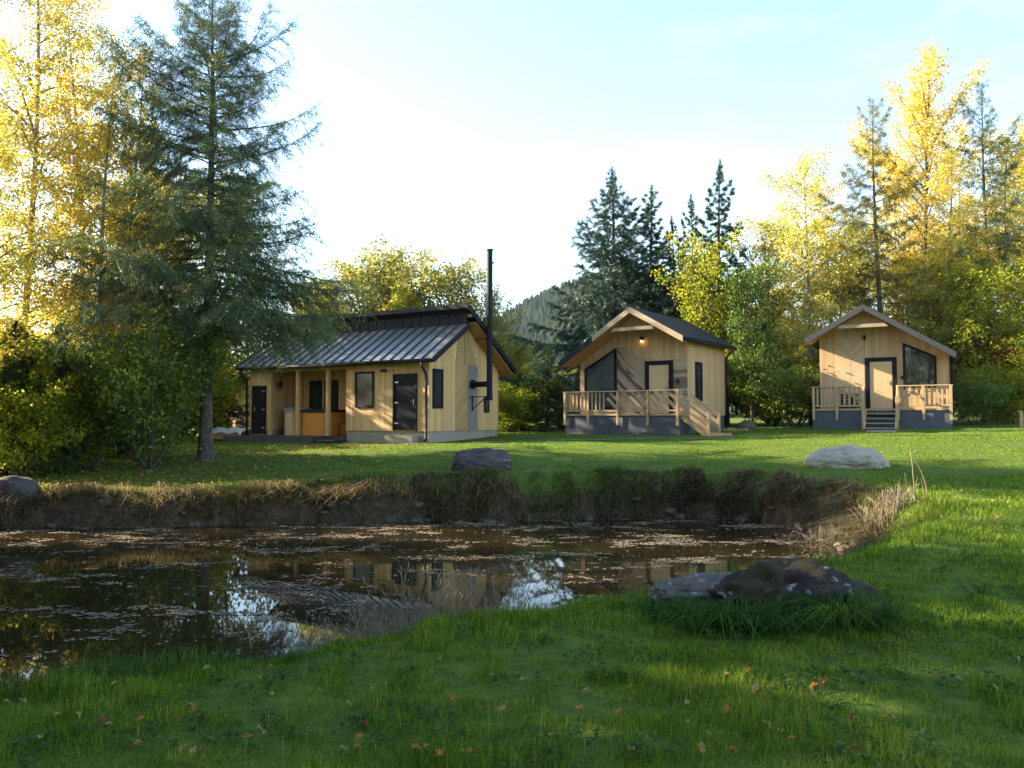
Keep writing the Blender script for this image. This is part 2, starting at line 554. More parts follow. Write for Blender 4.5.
wx = axis_pts([(-15, 8.5, 48)]); wy = axis_pts([(2.5, 19.2, 34)])
WX, WY = np.meshgrid(wx, wy)
iw = np.arange(WX.size).reshape(WX.shape)
wq = np.stack([iw[:-1, :-1], iw[:-1, 1:], iw[1:, 1:], iw[1:, :-1]], -1).reshape(-1, 4)
keep = (pond_sd(WX, WY).ravel()[wq] < .9).any(1)
wq = wq[keep]
wo = np_mesh("pond_water", np.stack([WX, WY, 0 * WX], -1).reshape(-1, 3), wq.ravel(), np.full(len(wq), 4), watermat(), smooth=True)
tag(wo, kind="structure")

# gravel path in front of the houses
ps = np.linspace(-4.5, 8.5, 60)
pc = 28.0 - .06 * (ps + 4) + .25 * np.sin(ps * .5)
pv = np.concatenate([np.stack([ps, pc + o, ground(ps, pc + o) + .022], -1) for o in (-.16, -.05, .05, .16)])
n_ = len(ps)
pq = np.array([(r * n_ + i, r * n_ + i + 1, (r + 1) * n_ + i + 1, (r + 1) * n_ + i) for r in range(3) for i in range(n_ - 1)])
tag(np_mesh("gravel_path", pv, pq.ravel(), np.full(len(pq), 4), plain("path_gravel", (.15, .14, .125), .9, nscale=9, nvar=.6, bump=.8)), kind="structure")

# ------------------------------------------------------------------ foliage generators
def unit(a): return a / np.maximum(np.linalg.norm(a, axis=-1, keepdims=True), 1e-9)


def leaf_quads(P, size, rng, flat=0.0, aspect=.6):
    n = len(P)
    a = unit(rng.normal(0, 1, (n, 3)) * np.array([1, 1, 1 - flat]))
    b = unit(np.cross(a, rng.normal(0, 1, (n, 3))))
    s = (size * rng.uniform(.6, 1.35, n))[:, None]
    bw = b * s * aspect * .5
    v = np.stack([P - a * s * .5, P + bw, P + a * s * .5, P - bw], 1).reshape(-1, 3)
    return v, np.arange(4 * n), np.full(n, 4)


def needle_tris(P, D, length, width, rng):
    n = len(P)
    L = (length * rng.uniform(.6, 1.3, n))[:, None]
    sd = unit(np.cross(D, rng.normal(0, 1, (n, 3)))) * width * .5
    v = np.stack([P - sd, P + sd, P + D * L], 1).reshape(-1, 3)
    return v, np.arange(3 * n), np.full(n, 3)


def grow(seed, H, h0, Rad, prof, nb, elev, bend, sub, sublen, subang=.9, subdroop=.3, trunk_r=.16, lean=.0, wig=.1, top_r=.012,
         branch_r=.32, draw_sub=True, trunks=1, spread=0.0, lowspread=1.0, jit=.25):
    """skeleton of a tree; returns the wood (MB) and twig arrays (start, end, sag)"""
    rng = np.random.default_rng(seed)
    mb = MB()
    T0, T1, SG = [], [], []
    for k in range(trunks):
        ph = rng.uniform(0, 6.28, 4)
        az0 = 2 * PI * k / trunks + rng.uniform(-.4, .4)
        Hk = H * (1 if trunks == 1 else rng.uniform(.75, 1.0))
        ln = lean if trunks == 1 else spread

        def tp(z, ph=ph, az0=az0, Hk=Hk, ln=ln):
            t = z / Hk
            w = wig * (math.sin(t * 4.2 + ph[0]) - math.sin(ph[0])), wig * (math.sin(t * 3.4 + ph[1]) - math.sin(ph[1]))
            r = ln * t ** .8 + (.12 * trunks if trunks > 1 else 0) * min(1, t * 6) * .3
            return np.array([w[0] * t + math.cos(az0) * r, w[1] * t + math.sin(az0) * r, z])
        tr = trunk_r if trunks == 1 else trunk_r * .8

        def rad(z, Hk=Hk, tr=tr):
            t = z / Hk
            return max(top_r, tr * (1 - t) ** .85 + (tr * .45 * math.exp(-z * 3.2)))
        zs = [-.35, 0, .15, .4] + list(np.linspace(1.0, Hk, 13))
        mb.tube([tp(max(z, 0)) + (np.array([0, 0, z]) if z < 0 else 0) for z in zs], [rad(max(z, 0)) for z in zs], 9)
        for i in range(nb):
            t = (i + rng.uniform(0, 1)) / nb
            z = h0 + (Hk - h0) * t * .985
            az = az0 * 0 + i * 2.39996 + rng.normal(0, .35)
            L = Rad * prof(t) * rng.uniform(1 - jit * 1.6, 1 + jit * .6)
            if L < .12: continue
            el = elev(t) + rng.normal(0, .12)
            bd = bend(t) if not isinstance(bend(t), tuple) else bend(t)
            nseg = 6
            p = tp(z)
            pts = [p.copy()]
            dirs = []
            for s in range(nseg):
                u = (s + .5) / nseg
                e = el + (bd[0] * u + bd[1] * u * u if isinstance(bd, tuple) else bd * u)
                az += rng.normal(0, .07)
                d = np.array([math.cos(e) * math.cos(az), math.cos(e) * math.sin(az), math.sin(e)])
                p = p + d * L / nseg
                pts.append(p.copy()); dirs.append(d)
            r0 = min(rad(z) * .75, max(.012, branch_r * .05 * L))
            mb.tube(pts, [r0 * (1 - .88 * j / nseg) for j in range(nseg + 1)], 5, cap=False)
            ns = max(2, int(sub * (0.12 + 0.88 * L / Rad)))
            for j in range(ns):
                s = .12 + .88 * (j + rng.uniform(0, 1)) / ns
                q = s * nseg
                a = min(int(q), nseg - 1)
                b0 = pts[a] + (pts[a + 1] - pts[a]) * (q - a)
                d = dirs[a]
                sg = 1 if j % 2 else -1
                ang = sg * subang * rng.uniform(.7, 1.2)
                ca, sa = math.cos(ang), math.sin(ang)
                d2 = np.array([d[0] * ca - d[1] * sa, d[0] * sa + d[1] * ca, d[2] * .6 + rng.normal(0, .22)])
                d2 /= np.linalg.norm(d2)
                l2 = sublen * L * (1.05 - .75 * s) * rng.uniform(.6, 1.25) + min(.10, .09 * L)
                e0 = b0 + d2 * l2
                sag = subdroop * l2 * rng.uniform(.5, 1.5)
                T0.append(b0); T1.append(e0); SG.append(sag)
                if draw_sub and l2 > .25:
                    m = b0 + d2 * l2 * .5 - np.array([0, 0, sag * .25])
                    mb.tube([b0, m, e0 - np.array([0, 0, sag])], [max(.005, r0 * .28), max(.004, r0 * .2), .003], 3, cap=False)
            T0.append(pts[-2]); T1.append(pts[-1] + dirs[-1] * .1 * L); SG.append(0.0)
    for k in range(3):
        T0.append(tp(Hk * (.90 + .03 * k))); T1.append(tp(Hk * (.935 + .03 * k))); SG.append(0.0)
    return mb, np.array(T0), np.array(T1), np.array(SG), rng


def on_twigs(T0, T1, SG, rng, n, per_len=True, bias=1.0):
    L = np.linalg.norm(T1 - T0, axis=1) + .015
    pr = L / L.sum()
    k = rng.choice(len(T0), n, p=pr)
    u = rng.uniform(0, 1, n) ** bias
    P = T0[k] + (T1[k] - T0[k]) * u[:, None]
    P[:, 2] -= SG[k] * u * u
    D = unit(T1[k] - T0[k])
    D[:, 2] -= (SG[k] / L[k]) * u * 1.5
    return P, unit(D), u, k


PROTO = {}


def register(kind, mb, bark, verts, flat, sizes, leafm):
    t = mb.build("trunk", bark, None, smooth=True)
    c = np_mesh("crown", verts, flat, sizes, leafm)
    me_t, me_c = t.data, c.data
    bpy.data.objects.remove(t); bpy.data.objects.remove(c)
    PROTO[kind] = (me_t, me_c)


def broad(kind, seed, n, size, leafm, bark, spreadleaf=.12, flat=.2, bias=.8, aspect=.65, **kw):
    mb, a, b, g, rng = grow(seed, **kw)
    P, D, u, k = on_twigs(a, b, g, rng, n, bias=bias)
    P = P + rng.normal(0, spreadleaf, P.shape)
    register(kind, mb, bark, *leaf_quads(P, size, rng, flat, aspect), leafm)


def conifer(kind, seed, n, length, width, leafm, bark, hang=0.0, side=.75, bias=1.0, puff=.0, **kw):
    mb, a, b, g, rng = grow(seed, **kw)
    P, D, u, k = on_twigs(a, b, g, rng, n, bias=bias)
    side_v = unit(np.cross(D, rng.normal(0, 1, D.shape)))
    D2 = unit(D * .75 + side_v * side + np.array([0, 0, -hang]) * (1 - np.clip((P[:, 2:3] / kw["H"] - .75) * 4, 0, 1)))
    length = length * (1.15 - .5 * np.clip(P[:, 2] / kw["H"], 0, 1) ** 3)
    if puff: P = P + rng.normal(0, puff, P.shape)
    register(kind, mb, bark, *needle_tris(P, D2, length, width, rng), leafm)


cone = lambda t: (1 - t) ** .85 * (.55 + .45 * min(1, t * 6)) + .03
# hero larch: wide, open, horizontal limbs with hanging sprays
conifer("larch_big", 11, 340000, .095, .016, M["n_larch"], M["bark"], hang=.35, side=.85, puff=.045,
        H=13.9, h0=3.7, Rad=5.3, prof=lambda t: (1 - t) ** .60 * (.86 + .14 * math.sin(t * 9 + .8)) * (.72 + .28 * min(1, t / .3)) + .05, nb=165,
        elev=lambda t: -.12 + .75 * t ** 1.6, bend=lambda t: (-.45 * (1 - t), .75), sub=36, sublen=.40, subang=.95, subdroop=.70,
        trunk_r=.20, wig=.06, branch_r=.20, jit=.34)
conifer("larch_tall", 12, 60000, .11, .020, M["n_larch"], M["bark"], hang=.25, side=.9, puff=.05,
        H=17.0, h0=6.5, Rad=3.6, prof=lambda t: (1 - t) ** .6 * (.7 + .3 * math.sin(t * 11)) + .08, nb=72,
        elev=lambda t: .05 + .6 * t, bend=lambda t: (-.5 * (1 - t), .7), sub=14, sublen=.34, subdroop=.6, trunk_r=.17, wig=.12, branch_r=.2, jit=.4)
conifer("larch_yellowing", 13, 55000, .12, .022, M["n_larch_y"], M["bark"], hang=.25, side=.9, puff=.06,
        H=16.0, h0=5.5, Rad=3.4, prof=lambda t: (1 - t) ** .55 * (.72 + .28 * math.sin(t * 13 + 1)) + .08, nb=70,
        elev=lambda t: .08 + .6 * t, bend=lambda t: (-.45 * (1 - t), .7), sub=14, sublen=.36, subdroop=.5, trunk_r=.17, wig=.15, branch_r=.2, jit=.4)
conifer("spruce_dense", 21, 300000, .13, .021, M["n_spruce"], M["bark_dk"], hang=.35, side=.7, puff=.03,
        H=12.5, h0=1.6, Rad=4.6, prof=lambda t: (1 - t) ** .95 + .01, nb=230,
        elev=lambda t: -.18 + .85 * t ** 1.3, bend=lambda t: (-.5 * (1 - t), .75), sub=17, sublen=.34, subdroop=.45, trunk_r=.2, branch_r=.2, jit=.38, draw_sub=False)
conifer("spruce_slim", 22, 150000, .13, .021, M["n_spruce"], M["bark_dk"], hang=.35, side=.7, puff=.03,
        H=12.0, h0=1.0, Rad=3.2, prof=lambda t: (1 - t) ** .92 + .015, nb=92,
        elev=lambda t: -.05 + .75 * t, bend=lambda t: (-.5 * (1 - t), .75), sub=14, sublen=.36, subdroop=.45, trunk_r=.16, branch_r=.2, jit=.42, draw_sub=False)
conifer("spruce_young", 23, 52000, .11, .020, M["n_spruce_dk"], M["bark_dk"], hang=.3, side=.75, puff=.03,
        H=5.0, h0=.15, Rad=1.9, prof=lambda t: (1 - t) ** .8 * (.8 + .2 * math.sin(t * 15)) + .05, nb=95,
        elev=lambda t: -.1 + .7 * t, bend=lambda t: (-.35 * (1 - t), .6), sub=10, sublen=.36, subdroop=.4, trunk_r=.09, branch_r=.25, jit=.3, draw_sub=False)
birch_p = lambda t: math.sin(PI * min(1, (t * .86 + .14))) ** .7 * (.82 + .18 * math.sin(t * 17)) + .05
broad("birch_a", 31, 18000, .10, M["l_birch"], M["bark_birch"], .15, H=16.5, h0=2.6, Rad=2.9, prof=birch_p, nb=52,
      elev=lambda t: .75 + .25 * t, bend=lambda t: -1.1 + .5 * t, sub=13, sublen=.38, subdroop=.95, trunk_r=.115, wig=.25, branch_r=.28, jit=.35)
broad("birch_b", 32, 16500, .10, M["l_birch"], M["bark_birch"], .15, H=15.0, h0=3.0, Rad=2.5, prof=birch_p, nb=46,
      elev=lambda t: .8 + .25 * t, bend=lambda t: -1.0 + .5 * t, sub=13, sublen=.40, subdroop=1.0, trunk_r=.12, wig=.35, branch_r=.28, jit=.4)
broad("birch_pale", 33, 17000, .12, M["l_pale"], M["bark_birch"], .18, H=14.0, h0=3.0, Rad=3.6, prof=birch_p, nb=46,
      elev=lambda t: .8 + .25 * t, bend=lambda t: -1.2 + .6 * t, sub=13, sublen=.40, subdroop=1.0, trunk_r=.13, wig=.3, branch_r=.28, jit=.35)
broad("aspen", 34, 23000, .14, M["l_birch"], M["bark"], .2, H=19.5, h0=4.0, Rad=5.0, prof=lambda t: math.sin(PI * min(1, t * .9 + .12)) ** .8 * (.8 + .2 * math.sin(t * 14)) + .05, nb=60,
      elev=lambda t: .7 + .4 * t, bend=lambda t: -.3 + .3 * t, sub=13, sublen=.36, subdroop=.25, trunk_r=.19, wig=.3, branch_r=.28, jit=.4)
round_p = lambda t: math.sqrt(max(0, 1 - (2 * (t * .9 + .1) - 1) ** 2)) * (.85 + .15 * math.sin(t * 12)) + .08
for kd, sd_, lm, n_ in (("maple_yellow", 41, "l_ygreen", 9500), ("leafy_green", 42, "l_green", 10000), ("leafy_olive", 43, "l_olive", 15000), ("leafy_pale", 44, "l_pale", 14000)):
    broad(kd, sd_, n_, .15, M[lm], M["bark"], .2, H=8.5, h0=1.4, Rad=3.3, prof=round_p, nb=44,
          elev=lambda t: .55 + .5 * t, bend=lambda t: -.25, sub=12, sublen=.4, subdroop=.25, trunk_r=.13, wig=.3, branch_r=.3, jit=.35)
broad("bush_green", 51, 13500, .105, M["l_green"], M["bark"], .14, H=4.4, h0=.5, Rad=1.35, prof=lambda t: .55 + .45 * math.sin(PI * t), nb=18,
      elev=lambda t: .75, bend=lambda t: -.6, sub=9, sublen=.45, subdroop=.5, trunk_r=.045, wig=.25, branch_r=.3, jit=.4, trunks=6, spread=1.3)
broad("bush_ygreen", 52, 15000, .13, M["l_ygreen"], M["bark"], .14, H=3.6, h0=.3, Rad=1.3, prof=lambda t: .6 + .4 * math.sin(PI * t), nb=16,
      elev=lambda t: .7, bend=lambda t: -.5, sub=9, sublen=.45, subdroop=.4, trunk_r=.045, wig=.25, branch_r=.3, jit=.4, trunks=6, spread=1.1)
broad("bush_rust", 53, 11000, .12, M["l_rust"], M["bark"], .14, H=3.2, h0=.3, Rad=1.2, prof=lambda t: .6 + .4 * math.sin(PI * t), nb=15,
      elev=lambda t: .75, bend=lambda t: -.4, sub=8, sublen=.45, subdroop=.3, trunk_r=.04, wig=.25, branch_r=.3, jit=.4, trunks=5, spread=1.0)
broad("bare_tree", 54, 2600, .11, M["l_rust"], M["bark"], .12, H=9.5, h0=2.0, Rad=2.2, prof=round_p, nb=46,
      elev=lambda t: .8 + .4 * t, bend=lambda t: .2, sub=12, sublen=.45, subdroop=-.1, trunk_r=.10, wig=.3, branch_r=.24, jit=.4)
broad("weeping_yellow", 55, 26000, .13, M["l_pale"], M["bark"], .12, H=8.0, h0=1.8, Rad=2.3, prof=round_p, nb=46,
      elev=lambda t: .8 + .3 * t, bend=lambda t: -1.8, sub=12, sublen=.45, subdroop=1.3, trunk_r=.13, wig=.2, branch_r=.3, jit=.3)
HT = dict(larch_big=13.9, larch_tall=17, larch_yellowing=16, spruce_dense=12.5, spruce_slim=12, spruce_young=5, birch_a=16.5, birch_b=15, birch_pale=14, aspen=19.5,
          maple_yellow=8.5, leafy_green=8.5, leafy_olive=8.5, leafy_pale=8.5, bush_green=4.4, bush_ygreen=3.6, bush_rust=3.2, bare_tree=9.5, weeping_yellow=8.0)
NAMES = dict(larch_big="larch_tree", larch_tall="larch_tree", larch_yellowing="larch_tree", spruce_dense="spruce_tree", spruce_slim="spruce_tree", spruce_young="young_spruce",
             birch_a="birch_tree", birch_b="birch_tree", birch_pale="birch_tree", aspen="aspen_tree", maple_yellow="maple_tree", leafy_green="leafy_tree", leafy_olive="leafy_tree",
             leafy_pale="leafy_tree", bush_green="leafy_bush", bush_ygreen="leafy_bush", bush_rust="leafy_bush", bare_tree="bare_tree", weeping_yellow="weeping_tree")


def plant(kind, x, y, height, rz, label, wide=1.0, group=None):
    o = empty(NAMES[kind], (x, y, gz(x, y) - .03), rz, label, "bush" if "bush" in kind else "tree", group)
    s = height / HT[kind]
    o.scale = (s * wide, s * wide, s)
    for nm, me in zip(("trunk", "crown"), PROTO[kind]):
        c = link(bpy.data.objects.new(nm, me))
        c.parent = o
    return o


def plant_px(kind, px, Y, top, rz, label, wide=1.0, group=None):
    x = atX(px, Y)
    plant(kind, x, Y, atZ(top, Y) - gz(x, Y), rz, label, wide, group)


GL, GM, GR, GB = "trees beside the pond on the left", "trees behind the middle cabin", "trees around the right cabin", "trees behind the wooden house"
TREES = [
    ("larch_big", 206, 23.0, -8, 2.0, "tall grey-green larch with drooping limbs in front of the metal-roofed house", 1.0, GL),
    ("birch_a", 20, 23.5, -120, .3, "tall yellow birch nearest the left edge of the photo", 1.0, GL),
    ("birch_b", 78, 25.0, -20, 1.4, "golden birch between the left-edge birch and the larch, in front of the low spruces", .95, GL),
    ("birch_b", 122, 24.0, 40, 3.7, "slender thin-leaved birch touching the left side of the larch", .75, GL),
    ("birch_a", -45, 24.5, -60, 4.1, "yellow birch cut off by the left edge, behind the tall one", 1.0, GL),
    ("birch_b", 100, 22.8, 28, 5.2, "pale golden birch half hidden by the larch's left-hand limbs", .9, GL),
    ("birch_pale", -8, 21.5, 120, 1.0, "short pale yellow birch at the left edge under the taller birches", 1.1, GL),
    ("bush_ygreen", 40, 23.5, 345, 5.0, "glowing yellow bush between the young spruces at the left", 1.5, GL),
    ("bush_ygreen", 22, 20.0, 376, 1.4, "yellow-green bush in front of the far-left young spruce", .9, GL),
    ("bush_ygreen", 92, 21.8, 385, 2.9, "yellow-green bush in front of the young spruces, left of the leafy bush", .9, GL),
    ("spruce_young", 8, 20.6, 318, .6, "dark young spruce at the far left under the yellow birch", .85, GL),
    ("spruce_young", 66, 21.0, 322, 2.6, "dark young spruce under the golden birch, left of the leafy bush", .8, GL),
    ("spruce_young", 108, 24.5, 290, 5.0, "taller dark spruce filling the gap behind the leafy bush", 1.1, GL),
    ("spruce_young", 215, 40.0, 330, 5.5, "small dark spruce seen behind the larch trunk", 1.3, GL),
    ("bush_green", 150, 21.6, 300, .9, "green leafy bush with several stems beside the larch trunk", .9, GL),
    ("bush_ygreen", 35, 29.5, 330, 4.0, "yellow-green bush glimpsed behind the young spruces on the left", 1.3, GL),
    ("bush_ygreen", 100, 33.0, 340, 1.0, "yellow-green bush far behind the leafy bush", 1.5, GL),
    ("bush_ygreen", 185, 36.0, 345, 3.0, "yellow-green bush behind the larch, left of the house deck", 1.5, GL),
    ("spruce_young", 150, 40.0, 300, 2.0, "dark spruce far behind the leafy bush by the larch", 1.4, GL),
    ("spruce_slim", 140, 39.3, 84, 2.2, "tall dark spruce standing far behind the larch, left of the metal-roofed house", 1.0, GL),
    ("leafy_green", 222, 39.5, 205, 1.2, "green tree behind the larch and the left end of the metal roof", .8, GL),  # added to keep the sun off the middle cabin's front
    ("leafy_pale", 130, 34.3, 192, 3.1, "yellow tree between the birches and the larch, beyond the leafy bush", 1.0, GL),  # added to throw shade on the house front
    ("leafy_olive", 352, 46.0, 272, .4, "olive-yellow tree rising over the left part of the metal roof", 1.2, GB),
    ("leafy_pale", 322, 43.0, 290, 4.4, "yellow tree behind the roof, half hidden by the larch's right-hand limbs", 1.0, GB),
    ("weeping_yellow", 404, 44.0, 283, 1.4, "pale yellow weeping tree rising over the middle of the metal roof", .75, GB),
    ("leafy_olive", 395, 48.0, 258, 2.4, "tallest rounded olive tree over the metal roof", 1.1, GB),
    ("leafy_olive", 448, 47.0, 272, 5.0, "greyish olive tree just left of the black flue", 1.15, GB),
    ("leafy_olive", 494, 45.0, 296, 3.3, "olive-brown tree just right of the black flue", .6, GB),
    ("leafy_pale", 518, 46.0, 348, 1.0, "small yellow tree between the house and the dark spruces", 1.2, GB),
    ("bush_ygreen", 512, 37.5, 385, 2.0, "yellow-green bush at the back corner of the wooden house", 1.4, GB),
    ("spruce_young", 548, 38.0, 345, 4.0, "small dark spruce left of the middle cabin's porch", 1.2, GM),
    ("spruce_young", 522, 41.0, 372, 1.1, "low dark spruce between the wooden house and the middle cabin", 1.5, GM),
    ("spruce_dense", 612, 42.5, 164, .3, "big dense blue-green spruce towering over the middle cabin", 1.08, GM),
    ("spruce_slim", 648, 43.5, 184, 1.9, "spruce leaning against the big dense one, over the middle cabin's ridge", 1.35, GM),
    ("spruce_slim", 676, 43.0, 214, 4.0, "shorter slim spruce over the right slope of the middle cabin", 1.0, GM),
    ("spruce_slim", 692, 45.0, 192, 2.9, "thin spruce left of the pointed one with bare tip", .9, GM),
    ("spruce_slim", 722, 43.0, 160, .2, "slim pointed spruce with a bare leader, right of the middle cabin's ridge", 1.1, GM),
    ("maple_yellow", 706, 38.5, 246, .9, "yellow-green maple behind the right corner of the middle cabin", .8, GM),
    ("leafy_green", 752, 37.0, 276, 2.2, "green leafy tree beside the middle cabin's side wall", .75, GM),
    ("maple_yellow", 728, 40.0, 285, 4.2, "small yellowing tree between the maple and the green tree", .8, GM),
    ("bare_tree", 768, 42.0, 232, 1.2, "nearly bare tree with thin upright twigs between the two cabins", .9, GM),
    ("bush_ygreen", 772, 38.0, 360, .5, "yellow-green bush in the gap between the two cabins", 1.3, GM),
    ("birch_pale", 812, 40.0, 150, .6, "pale yellow birch left of the right cabin's roof", 1.1, GR),
    ("birch_pale", 790, 45.0, 215, 2.6, "smaller yellow-green birch behind the pale one left of the right cabin", 1.0, GR),
    ("larch_yellowing", 884, 39.0, 100, 1.7, "tall yellowing larch rising straight behind the right cabin's apex", 1.0, GR),
    ("aspen", 930, 42.0, 48, 3.1, "tallest golden aspen right of the right cabin's apex", .95, GR),
    ("larch_tall", 994, 40.0, 82, .4, "grey-green larch with a long bare trunk right of the golden aspen", 1.0, GR),
    ("aspen", 1035, 44.0, 110, 5.1, "golden aspen cut off by the right edge of the photo", .85, GR),
    ("birch_pale", 862, 46.0, 205, 4.4, "thin pale birch seen between the right cabin's apex and the yellow birch", .8, GR),
    ("birch_a", 903, 45.0, 140, 1.9, "yellow birch filling the space between the yellowing larch and the golden aspen", 1.1, GR),
    ("birch_a", 962, 46.0, 118, .7, "yellow birch between the golden aspen and the bare-trunked larch", 1.1, GR),
    ("birch_pale", 1010, 43.0, 165, 3.9, "pale yellow-green birch right of the bare-trunked larch", 1.1, GR),
    ("birch_pale", 846, 42.0, 215, 5.3, "loose pale birch directly over the left slope of the right cabin", 1.1, GR),
    ("birch_pale", 768, 47.0, 262, 2.0, "low pale yellow birch behind the nearly bare tree", 1.2, GR),
    ("birch_b", 945, 39.0, 150, 2.4, "slender golden birch right of the right cabin's apex, before the tallest aspen", 1.2, GR),
    ("birch_b", 1014, 39.5, 128, 4.6, "slender golden birch near the right edge, in front of the cut-off aspen", 1.2, GR),
    ("birch_b", 832, 43.0, 176, .9, "slender golden birch between the pale birch and the yellowing larch", 1.2, GR),
    ("maple_yellow", 985, 37.0, 268, .8, "yellow-green maple over the right eave of the right cabin", 1.1, GR),
    ("maple_yellow", 945, 40.0, 262, 2.9, "yellow-green maple behind the right cabin's long roof slope", 1.0, GR),
    ("maple_yellow", 1030, 36.0, 282, 4.9, "low yellow maple at the right edge behind the wooden stake", 1.1, GR),
    ("bush_green", 796, 36.5, 352, 1.5, "dark green bush at the left corner of the right cabin", 1.3, GR),
    ("leafy_green", 776, 43.0, 300, 3.2, "green tree behind the bushes between the two cabins", .8, GR),
    ("bush_green", 975, 34.5, 372, 2.1, "dark bush hugging the right wall of the right cabin", 1.25, GR),
    ("bush_ygreen", 1012, 35.5, 368, 3.3, "yellow-green bush behind the wooden stake", 1.4, GR),
    ("bush_rust", 1000, 38.5, 335, 4.0, "rusty red-brown bush glimpsed under the maples at the right", 1.2, GR),
    ("leafy_green", 960, 43.0, 300, 4.0, "dark green tree deep behind the right cabin's eave", 1.0, GR),
    ("spruce_young", 838, 42.0, 330, 3.0, "dark young spruce behind the right cabin's left slope", 1.5, GR),
    ("maple_yellow", 905, 44.0, 262, 5.6, "yellow-green tree showing just over the right cabin's apex", .9, GR),
]
for kd, px, Y, top, rz, lab, wd, grp in TREES:
    plant_px(kd, px, Y, top, rz, lab, wd, grp)
# trees standing round the near end of the pond (they shade the foreground)
for i, (kd, x, y, h) in enumerate([("birch_a", -14.8, 17.6, 15), ("spruce_dense", -15.5, 13.5, 14), ("spruce_dense", -14.8, 10.0, 13), ("spruce_dense", -13.0, 5.4, 12),
                                   ("spruce_dense", -11, 1.2, 12), ("spruce_dense", -18, 7.4, 14), ("leafy_green", -9.5, -3.5, 10)]):
    plant(kd, x, y, h, i * 1.3, "shade tree standing round the near end of the pond", 1.0, "shade trees around the near end of the pond")

for i, (kd, x, y, h) in enumerate([("leafy_olive", -22, -20, 12), ("leafy_green", -14, -24, 13), ("leafy_olive", -6, -22, 12), ("leafy_green", 2, -25, 13), ("leafy_olive", 10, -22, 12), ("leafy_green", 18, -24, 13)]):
    plant(kd, x, y, h, i * 1.1, "tree of the wood edge behind the near lawn, mirrored in the cabin windows", 1.3, "trees of the wood edge behind the near lawn")

# ------------------------------------------------------------------ far wood and hill
def hillz(x, y):
    d = 560.0
    return (86 * np.exp(-((x - 62) / 120) ** 2) + 40 * np.exp(-((x - 260) / 160) ** 2) + 26 * np.exp(-((x + 250) / 170) ** 2)) * np.exp(-((y - d) / 170) ** 2) - 2


hx = np.linspace(-700, 800, 110); hy = np.linspace(230, 1000, 60)
HX, HYY = np.meshgrid(hx, hy)
ih = np.arange(HX.size).reshape(HX.shape)
hq = np.stack([ih[:-1, :-1], ih[:-1, 1:], ih[1:, 1:], ih[1:, :-1]], -1).reshape(-1, 4)
tag(np_mesh("hill", np.stack([HX, HYY, hillz(HX, HYY)], -1).reshape(-1, 3), hq.ravel(), np.full(len(hq), 4), plain("wooded_hill_ground", (.03, .045, .02), .95, nscale=.05), smooth=True), kind="structure")
rng = np.random.default_rng(91)
n = 16000
fx = rng.uniform(-260, 420, n); fy = rng.uniform(330, 570, n)
fz = hillz(fx, fy)
kp = fz > 1
fx, fy, fz = fx[kp], fy[kp], fz[kp]; n = len(fx)
hh = rng.uniform(5, 11, n); rr = hh * rng.uniform(.18, .34, n)
ang = np.arange(6) * PI / 3
ring = np.stack([fx[:, None] + rr[:, None] * np.cos(ang + rng.uniform(0, 1, (n, 1))), fy[:, None] + rr[:, None] * np.sin(ang), (fz - 1)[:, None] + 0 * ang + hh[:, None] * .1], -1)
tip = np.stack([fx, fy, fz + hh], -1)[:, None, :]
V = np.concatenate([ring, tip], 1).reshape(-1, 3)
bi = (np.arange(n) * 7)[:, None, None]
tri = np.array([(k, (k + 1) % 6, 6) for k in range(6)])[None] + bi
tag(np_mesh("hillside_wood", V, tri.ravel(), np.full(n * 6, 3), leafmat("hillside_tree_crowns", [(0, c4(.010, .020, .016)), (.6, c4(.018, .032, .022)), (.9, c4(.034, .040, .022)), (1, c4(.07, .055, .025))], .05, .02)), "wooded hillside far beyond the houses", kind="stuff")

# a distant belt of wood behind everything
n = 60000
bx = rng.uniform(-110, 120, n); by = 74 + rng.uniform(0, 14, n)
top = 5.5 + 2.2 * wob(bx, by * 0, .35, 3) + 1.5 * wob(bx, by * 0, 1.1, 5)
P = np.stack([bx, by, 1.7 + np.maximum(top, 1) * rng.uniform(0, 1, n) ** .75], -1)
v_, f_, s_ = leaf_quads(P, .55, rng, .2, .7)
tag(np_mesh("distant_wood", v_, f_, s_, leafmat("distant_wood_leaves", [(0, c4(.02, .035, .014)), (.4, c4(.06, .075, .02)), (.7, c4(.16, .14, .03)), (1, c4(.32, .22, .04))], .35, .12)), "distant belt of autumn wood behind the houses", kind="stuff")

